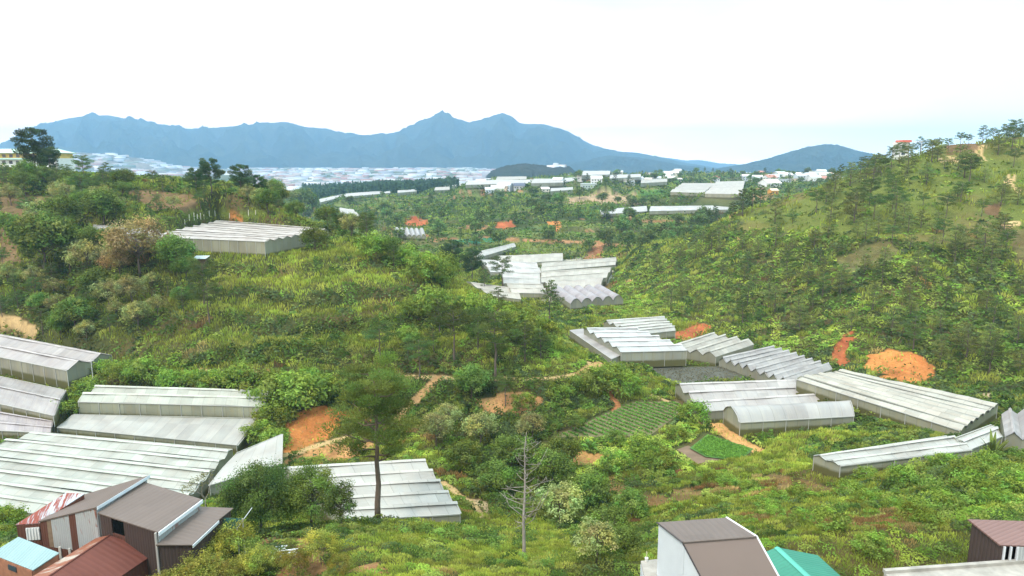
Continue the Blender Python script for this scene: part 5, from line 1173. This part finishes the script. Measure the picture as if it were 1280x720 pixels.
def fill(poly, n, kinds, Hr, lab, name, cat, group, ymin, ymax, gap, whole=False, sxy=1.0, hmap=None):
    us = [p[0] for p in poly]; vs_ = [p[1] for p in poly]; done = 0
    for _ in range(n * 14):
        if done >= n: break
        u, v = rnd.uniform(min(us), max(us)), rnd.uniform(min(vs_), max(vs_))
        if not inpoly(np.array([u]), np.array([v]), poly)[0]: continue
        p = gat(u, v, ymin)
        if not ymin <= p[1] <= ymax: continue
        if any((p[0] - a) ** 2 + (p[1] - b) ** 2 < gap * gap for a, b in TREE_AT): continue
        if any(abs(p[0] - q[0]) < q[2] + 3 and abs(p[1] - q[1]) < q[2] + 3 and poly_dist(np.array([p[0]]), np.array([p[1]]), q[3])[0] < 2.0 for q in PADS): continue
        if bare_mask(np.array([p[0]]), np.array([p[1]]), np.array([p[2]]))[0] and rnd.random() < .9: continue
        k = rnd.choice(kinds); H0 = {'pine': 12, 'umbr': 13, 'broa': 8, 'bush': 3.4, 'pale': 9}[k[:4]]; H0 = 10 if k in ('broad_far', 'pine_young') else H0
        H = rnd.uniform(*Hr); TREE_AT.append((p[0], p[1])); place(f'{k}{rnd.randrange(3)}', name, p, H / H0, rnd.uniform(0, 6.28), lab, cat, group, whole, sxy); done += 1
UP = [(1000, 262), (1090, 216), (1180, 190), (1280, 172), (1280, 330), (1200, 320), (1100, 310), (1000, 300), (920, 285)]
fill(UP, 66, ['pine_young', 'pine_young', 'umbrella'], (4.5, 13), 'young spreading pine dotted over the open upper slope of the right hill', 'pine_tree', 'tree', 'pines on the upper right hill', 180, 420, 4.0, sxy=1.2)
LO = [(780, 350), (900, 290), (1010, 300), (1280, 325), (1280, 480), (1180, 460), (1100, 425), (960, 420), (840, 395)]
fill(LO, 74, ['pine_young', 'pine_young', 'pine_young', 'pine_mid'], (4.5, 9.5), 'tree rising from the dense ferny lower slope of the right hill', 'hillside_tree', 'tree', 'trees on the lower right hill', 140, 400, 4.5, sxy=1.15)
fill([(0, 232), (60, 228), (240, 236), (350, 246), (420, 280), (470, 310), (420, 300), (400, 280), (230, 265), (110, 280), (0, 285)], 62, ['pine_mid', 'umbrella', 'broad_mid', 'pale_mid'], (6, 10), 'tree in the mixed wood on the upper left hill behind the ridged greenhouse', 'woodland_tree', 'tree', 'trees behind the hill greenhouse', 180, 420, 5)
fill([(0, 290), (100, 290), (240, 335), (250, 380), (150, 440), (60, 430), (0, 400)], 52, ['pine_mid', 'umbrella', 'broad_mid', 'pale_mid'], (5, 9.5), 'tree in the dense mixed wood on the left slope below the ridged greenhouse', 'woodland_tree', 'tree', 'trees on the left slope', 140, 300, 4.5)
fill([(500, 385), (600, 385), (700, 430), (720, 455), (600, 466), (480, 455)], 16, ['pine_mid', 'broad_mid', 'bush'], (4, 8), 'small tree or bush among the pines on the slope above the track', 'woodland_tree', 'tree', 'small trees above the track', 140, 230, 5)
fill([(430, 290), (540, 320), (600, 350), (560, 362), (470, 330)], 14, ['pine_mid', 'broad_mid', 'bush'], (4, 8), 'tree along the shaded back edge of the bright grassy knoll', 'woodland_tree', 'tree', 'trees on the knoll edge', 180, 280, 4)
MIDP = [(340, 262), (420, 250), (560, 236), (720, 232), (760, 250), (920, 258), (930, 270), (860, 300), (800, 325), (760, 318), (700, 312), (560, 312), (480, 300)]
fill(MIDP, 84, ['broad_far', 'broad_far', 'pine_far'], (7, 13), 'dark tree scattered on the terraced middle hillside beyond the valley greenhouses', 'hillside_tree', 'tree', 'trees on the middle hillside', 400, 1300, 8, True)
fill([(780, 316), (860, 278), (930, 270), (930, 285), (860, 312), (800, 338)], 20, ['broad_far', 'pine_far'], (7, 12), 'dark tree on the bank under the pair of long white greenhouses', 'hillside_tree', 'tree', 'trees under the long white greenhouses', 400, 700, 7, True)
fill([(720, 214), (1040, 214), (1040, 232), (720, 232)], 60, ['broad_far', 'pine_far'], (7, 13), 'dark tree between the houses of the far plateau village', 'village_tree', 'tree', 'trees in the plateau village', 700, 1700, 14, True)
fill([(1080, 560), (1280, 590), (1280, 640), (1130, 640), (960, 610)], 14, ['bush'], (1.6, 2.8), 'leafy bush on the right slope above the maroon roofed house', 'bush', 'shrub', 'bushes above the maroon roof', 50, 120, 4, sxy=1.2)
fill([(700, 600), (900, 600), (1200, 640), (1180, 710), (1060, 690), (940, 640), (810, 640), (760, 660)], 16, ['bush'], (1.2, 2.2), 'low bush in the rough grass of the slope behind the white and teal houses', 'bush', 'shrub', 'bushes in the rough grass', 40, 120, 4, sxy=1.2)
# plants with big strap leaves
def strap(seed, n_, L, w_, col, up):
    rs = np.random.RandomState(seed); out = []
    for i in range(n_):
        an = i * 2.4 + rs.rand() * .6; e = rs.uniform(*up); Ln = L * rs.uniform(.7, 1.1); b = MB(); pts_ = []; v = []; m_ = 8; side = np.array((-math.sin(an), math.cos(an), 0)); droop = rs.uniform(.2, .9)
        for j in range(m_):
            t = j / (m_ - 1); r_ = Ln * t * math.cos(e); z = Ln * t * math.sin(e) - droop * Ln * t * t * .6; c = np.array((math.cos(an) * r_, math.sin(an) * r_, z + .1)); w2 = w_ * math.sin(math.pi * min(.97, .12 + t * .88)) ** .7
            v += [c - side * w2 / 2 + np.array((0, 0, w2 * .18)), c, c + side * w2 / 2 + np.array((0, 0, w2 * .18))]
        f = [];
        for j in range(m_ - 1):
            for q_ in (0, 1): f.append((j*3+q_, j*3+q_+1, (j+1)*3+q_+1, (j+1)*3+q_))
        out.append((v, f, np.array(col) * rs.uniform(.75, 1.3)))
    return out
for nm, u, v, n_, L, w_, col, up, lab, cat in [('banana_plant', 737, 562, 11, 3.0, .75, (.14, .24, .05), (.7, 1.35), 'bright green banana plant on the bank below the vegetable rows', 'plant'), ('banana_plant', 716, 566, 8, 2.0, .5, (.06, .13, .04), (.7, 1.3), 'darker smaller banana plant left of the bright one', 'plant'),
        ('spiky_plant', 1240, 574, 46, 5.0, .5, (.13, .16, .04), (.3, 1.4), 'big spiky rosette of long yellowish green leaves by the small pale roof', 'plant'), ('spiky_plant', 945 + 158, 583, 16, 1.8, .22, (.07, .10, .03), (.4, 1.4), 'small dark spiky rosette in front of the half buried pale greenhouse', 'plant'), ('spiky_plant', 583, 482, 18, 2.6, .35, (.04, .09, .03), (.4, 1.4), 'dark palm like rosette under the track left of the orange clearing', 'plant')]:
    p = gat(u, v); o = thing(nm, lab, cat, p)
    st_ = MB(); st_.tube([(0, 0, -.3), (0, 0, .5)], [.16, .1], 7); link('stem', mesh('stem', st_.v, st_.f, M['bark'], True), o)
    for V_, f_, c_ in strap(n_, n_, L, w_, col, up): link('leaf_blade', mesh('leaf_blade', V_, np.array(f_), M['leaf'], True, tint=np.tile(c_ * 1.2, (len(f_), 1))), o)
# ------------------------------------------------------------------ vegetable rows
rs_ = np.random.RandomState(8); lf = Leafy(); lf2 = Leafy(); lf3 = Leafy()
for fi, (nm, desc, Q, z, col) in enumerate(field_specs):
    P = Q[:, :2]; sgn = sum(P[k][0] * P[(k+1) % len(P)][1] - P[(k+1) % len(P)][0] * P[k][1] for k in range(len(P))); Pc = P if sgn > 0 else P[::-1]
    c = P.mean(0); ext_ = np.hypot(*(P - c).T).max()
    if fi == 1: d = np.array((-.62, .78)); gap, step = 1.5, .25
    elif fi == 0: d = np.array((1, .1)); gap, step = .9, .5
    elif fi == 2: d = np.array((.8, -.6)); gap, step = .45, .16
    else: continue
    d /= np.hypot(*d); e = np.array((-d[1], d[0]))
    S_, T_ = np.meshgrid(np.arange(-ext_, ext_, step), np.arange(-ext_, ext_, gap)); X = c[0] + S_ * d[0] + T_ * e[0] + rs_.normal(size=S_.shape) * .06; Y = c[1] + S_ * d[1] + T_ * e[1] + rs_.normal(size=S_.shape) * .06
    X, Y = X.ravel(), Y.ravel(); ok = poly_dist(X, Y, Pc) < -.4; X, Y = X[ok], Y[ok]
    if fi == 0: ok = rs_.rand(len(X)) < .5; X, Y = X[ok], Y[ok]
    k = 5; X, Y = np.repeat(X, k), np.repeat(Y, k); n_ = len(X); hh = .34 if fi == 1 else .22
    Pp = np.stack([X + rs_.normal(size=n_) * .12, Y + rs_.normal(size=n_) * .12, z + .05 + rs_.rand(n_) * hh], -1); cc = [(.075, .075, .055), (.06, .135, .028), (.07, .15, .03)][fi]
    (lf if fi == 1 else lf2 if fi == 2 else lf3).add(Pp, rdir(rs_, n_), unit(rdir(rs_, n_) + np.array((0, 0, 1.2))), .44 if fi == 1 else .34, .26 if fi == 1 else .2, np.array(cc) * rs_.uniform(.7, 1.35, (n_, 1)))
for l_, lab in ((lf, 'vegetable plants growing in straight diagonal rows'), (lf2, 'dense bright green seedlings beside the earth track'), (lf3, 'sparse dark seedlings in the ploughed plot')):
    tag(link('crop_foliage', l_.mesh('crop_foliage', M['cover'])), lab, 'crops', kind='stuff')
# ------------------------------------------------------------------ ground cover: every mound of shrub, fern, grass or dry brush is made of leaf faces
ZONES = [ # polygon, nearest and farthest distance, shares of shrub, grass, fern, dry brush, height, brightness, density
 ([(-200, 215), (240, 232), (330, 300), (240, 340), (250, 390), (150, 440), (-200, 440)], 130, 430, (.55, .17, .2, .08), 1.25, .9, 1),
 ([(235, 322), (300, 326), (420, 300), (520, 326), (600, 368), (660, 388), (560, 397), (480, 388), (400, 402), (250, 392), (228, 352)], 130, 300, (.22, .58, .20, 0), .95, 1.15, 1),
 ([(140, 402), (250, 391), (400, 402), (480, 387), (505, 455), (300, 456), (150, 442)], 130, 240, (.52, .18, .16, .14), 1.25, .95, 1),
 ([(600, 368), (660, 388), (745, 452), (722, 470), (640, 462), (560, 420)], 130, 240, (.30, .15, .55, 0), 1.1, 1.2, 1),
 ([(500, 478), (700, 478), (760, 560), (830, 600), (830, 660), (760, 720), (690, 720), (690, 690), (600, 650), (560, 560)], 40, 160, (.72, .08, .18, .02), 1.5, .8, 1),
 ([(430, 650), (560, 648), (700, 660), (745, 725), (420, 760)], 25, 100, (.34, .46, .16, .04), 1.3, 1.15, 1),
 ([(760, 605), (900, 588), (1000, 575), (1300, 575), (1400, 800), (800, 800)], 25, 115, (.40, .24, .14, .22), 1.15, .95, 1),
 ([(1120, 590), (1300, 585), (1300, 655), (1150, 650)], 40, 115, (.35, .10, .55, 0), 1.6, 1.15, 1),
 ([(920, 540), (1150, 543), (1030, 568), (1000, 592), (900, 592)], 90, 140, (.22, .62, .16, 0), 1.0, 1.2, 1),
 ([(640, 580), (690, 549), (815, 546), (852, 516), (884, 522), (872, 545), (860, 580), (720, 602)], 90, 160, (.25, .10, .65, 0), .8, 1.4, 1),
 ([(770, 345), (900, 285), (1000, 290), (1420, 320), (1420, 520), (1170, 450), (1000, 446), (880, 412), (760, 392)], 140, 420, (.46, .06, .45, .03), .9, 1.08, 1),
 ([(900, 285), (985, 240), (1100, 205), (1180, 175), (1300, 150), (1420, 120), (1420, 320), (1200, 312), (1000, 292)], 170, 480, (.42, .26, .30, .02), .4, 1.05, .2),
]
def zone_arrays(x, y, z):
    u, v = proj(x, y, z); uu, vv_ = u + (fbm(x, y, 12, 81) - .5) * 60 * np.clip(120 / np.maximum(y, 1), .3, 1.2), v + (fbm(x, y, 12, 83) - .5) * 26
    n_ = len(x); pr = np.tile(np.array((.5, .18, .22, .10)), (n_, 1)); hs = np.ones(n_); br = np.ones(n_); de = np.ones(n_)
    m = y > 410; pr[m] = (.58, .07, .33, .02); hs[m] = 1.2; br[m] = .88
    for P, a, b, q, h_, b_, d_ in ZONES:
        m = inpoly(uu, vv_, P) & (y > a) & (y < b); pr[m] = q; hs[m] = h_; br[m] = b_; de[m] = d_
    ph = np.abs(((z + (fbm(x, y, 25, 64) - .5) * 3) / 5.0) % 1 - .5); kn = np.exp(-((x + 42) / 62) ** 4 - ((y - 186) / 34) ** 4) > .35
    m = kn & (ph < .25); pr[m] = pr[m] * .35 + np.array((.05, .52, .08, 0)); m = kn & (ph >= .25); pr[m] = pr[m] * .5 + np.array((.38, .02, .1, 0)); hs[m] *= 1.15
    return pr, hs, br, de
PAL = [np.array([(.035, .065, .017), (.055, .09, .022), (.08, .10, .028), (.06, .11, .025), (.045, .07, .03), (.095, .13, .03)]),
       np.array([(.13, .165, .028), (.10, .15, .025), (.155, .165, .045), (.12, .135, .032), (.155, .185, .036), (.085, .135, .025)]),
       np.array([(.10, .165, .03), (.075, .14, .024), (.12, .16, .04), (.085, .12, .03), (.14, .19, .035), (.06, .11, .02)]),
       np.array([(.17, .115, .045), (.13, .085, .04), (.21, .16, .075), (.15, .12, .05), (.12, .07, .035), (.16, .14, .06)])]
def cover(N_, r0, r1, cell, half, seed, leafk):
    rs = np.random.RandomState(seed); ph = rs.uniform(-half, half, N_); r = np.exp(rs.uniform(math.log(r0), math.log(r1), N_)); x, y = r * np.sin(ph), r * np.cos(ph)
    # nearest mound centre on a jittered grid
    gi, gj = np.floor(x / cell), np.floor(y / cell); best = np.full(N_, 1e9); bx = np.zeros(N_); by = np.zeros(N_); bi = np.zeros(N_); bj = np.zeros(N_)
    for di in (-1, 0, 1):
        for dj in (-1, 0, 1):
            i, j = gi + di, gj + dj; cx, cy_ = (i + hsh(i, j, seed)) * cell, (j + hsh(i, j, seed + 1)) * cell; wgt = .75 + .5 * hsh(i, j, seed + 2); d = np.hypot(x - cx, y - cy_) / wgt; m = d < best
            best[m] = d[m]; bx[m] = cx[m]; by[m] = cy_[m]; bi[m] = i[m]; bj[m] = j[m]
    z = height(x, y); ok = np.ones(N_, bool)
    for cx, cy_, rad, P, zz, bl in PADS[:len(gh_specs) + len(field_specs)]:
        m = np.nonzero((np.abs(x - cx) < rad) & (np.abs(y - cy_) < rad))[0]
        if len(m): ok[m[poly_dist(x[m], y[m], P) < .2]] = False
    bm = bare_mask(x, y, z); ok &= ~((bm == 1) & (rs.rand(N_) > .05)); low = bm == 2
    pr, hs, br, de = zone_arrays(bx, by, z)
    ok &= (hsh(bi, bj, seed + 3) < de) | (rs.rand(N_) < de * .25)
    # plant kinds gather in drifts
    dr = .3 * hsh(bi, bj, seed + 4) + .7 * np.clip((fbm(bx, by, cell * 6, seed + 60) - .5) * 2.2 + .5, 0, .999); cum = np.cumsum(pr, 1); ty = np.minimum((dr[:, None] > cum).sum(1), 3)
    tn = hsh(bi, bj, seed + 5); dome = np.sqrt(np.clip(1 - (best / (cell * .8)) ** 2, .02, 1))
    hgt = np.array([1.0, .85, .7, .7])[ty] * hs * (.45 + .9 * hsh(bi, bj, seed + 6)) * cell * .62 * np.where(low, .12, 1)
    for k, (P, zz) in enumerate(HOUSE_PADS):
        Pq = PADS[len(gh_specs) + len(field_specs) + k][3]; hgt = np.where(poly_dist(x, y, Pq) < 1, np.minimum(hgt, .5), hgt)
    zz = z + dome * hgt * (rs.rand(N_) ** .45) + .03
    out = np.stack([x - bx, y - by, np.full(N_, .9) * cell * .5], -1); out = unit(out); rd = rdir(rs, N_)
    col = np.empty((N_, 3))
    for k in range(4):
        m = ty == k; col[m] = PAL[k][np.minimum((tn[m] * 6).astype(int), 5)]
    gm = (ty == 1)[:, None]; col = np.where(gm, col * .55 + PAL[1].mean(0) * .45, col)
    col *= (br * (.62 + .72 * hsh(bi, bj, seed + 7)))[:, None] * rs.uniform(.72, 1.32, (N_, 1))
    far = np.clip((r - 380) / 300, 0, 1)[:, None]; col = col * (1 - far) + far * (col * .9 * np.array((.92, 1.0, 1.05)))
    L0 = leafk * r; res = []
    for k in range(4):
        m = ok & (ty == k)
        if k in (1, 3):
            T = unit(out[m] * np.array((.55, .55, .3)) + np.array((0, 0, 1.0)) + rd[m] * .38); Nn = rdir(rs, m.sum()); L, W_ = L0[m] * rs.uniform(1.1, 2.2, m.sum()), L0[m] * .36
            Pp = np.stack([x[m], y[m], zz[m] * .6 + z[m] * .4 + L * .3], -1)
        else:
            Nn = unit(out[m] + rd[m] * .75 + np.array((0, 0, .3 if k == 0 else .8))); T = np.cross(Nn, rdir(rs, m.sum())); L, W_ = L0[m] * rs.uniform(.8, 1.6, m.sum()), L0[m] * (.75 if k == 0 else .6); Pp = np.stack([x[m], y[m], zz[m]], -1)
        res.append((Pp, T, Nn, L, W_, col[m]))
    return res
LF = [Leafy() for _ in range(4)]
for args in [(560000, 30, 92, 1.25, 1.0, 1, .0031), (540000, 85, 175, 1.8, .95, 2, .0031), (380000, 165, 430, 2.6, .78, 3, .0034), (190000, 400, 1300, 6.5, .74, 4, .0033)]:
    for k, r_ in enumerate(cover(*args)): LF[k].add(*r_)
for l_, nm, lab in zip(LF, ('undergrowth', 'grass', 'fern_undergrowth', 'dry_weeds'), ('dense green scrub covering the valley slopes', 'tall yellow green grass covering the slopes in drifts', 'bright green fern and low leafy growth on the slopes', 'brown dry brush in patches on the slopes')):
    tag(link(nm, l_.mesh(nm, M['cover'])), lab, 'vegetation', kind='stuff')
# ------------------------------------------------------------------ far dark forest strip
rs_ = np.random.RandomState(77); lf = Leafy()
n_ = 1500; u = rs_.uniform(385, 575, n_); Y = rs_.uniform(1050, 1600, n_); x = (u - 640) / FPX * Y / cT; z = height(x, Y); k = 16
H = rs_.uniform(9, 17, n_); X, Yk, Z, Hk = (np.repeat(q, k) for q in (x, Y, z, H)); t = np.tile(np.linspace(.15, 1, k), n_); d = rdir(rs_, n_ * k); w_ = Hk * .2 * (1.05 - t)
lf.add(np.stack([X + d[:, 0] * w_, Yk + d[:, 1] * w_, Z + t * Hk], -1), unit(d + np.array((0, 0, .8))), rdir(rs_, n_ * k), 5.0, 3.4, np.array((.03, .055, .028)) * np.repeat(rs_.uniform(.7, 1.4, (n_, 1)), k, 0))
tag(link('forest', lf.mesh('forest', M['cover'])), 'far dark forest strip in front of the distant town', 'forest', kind='stuff')
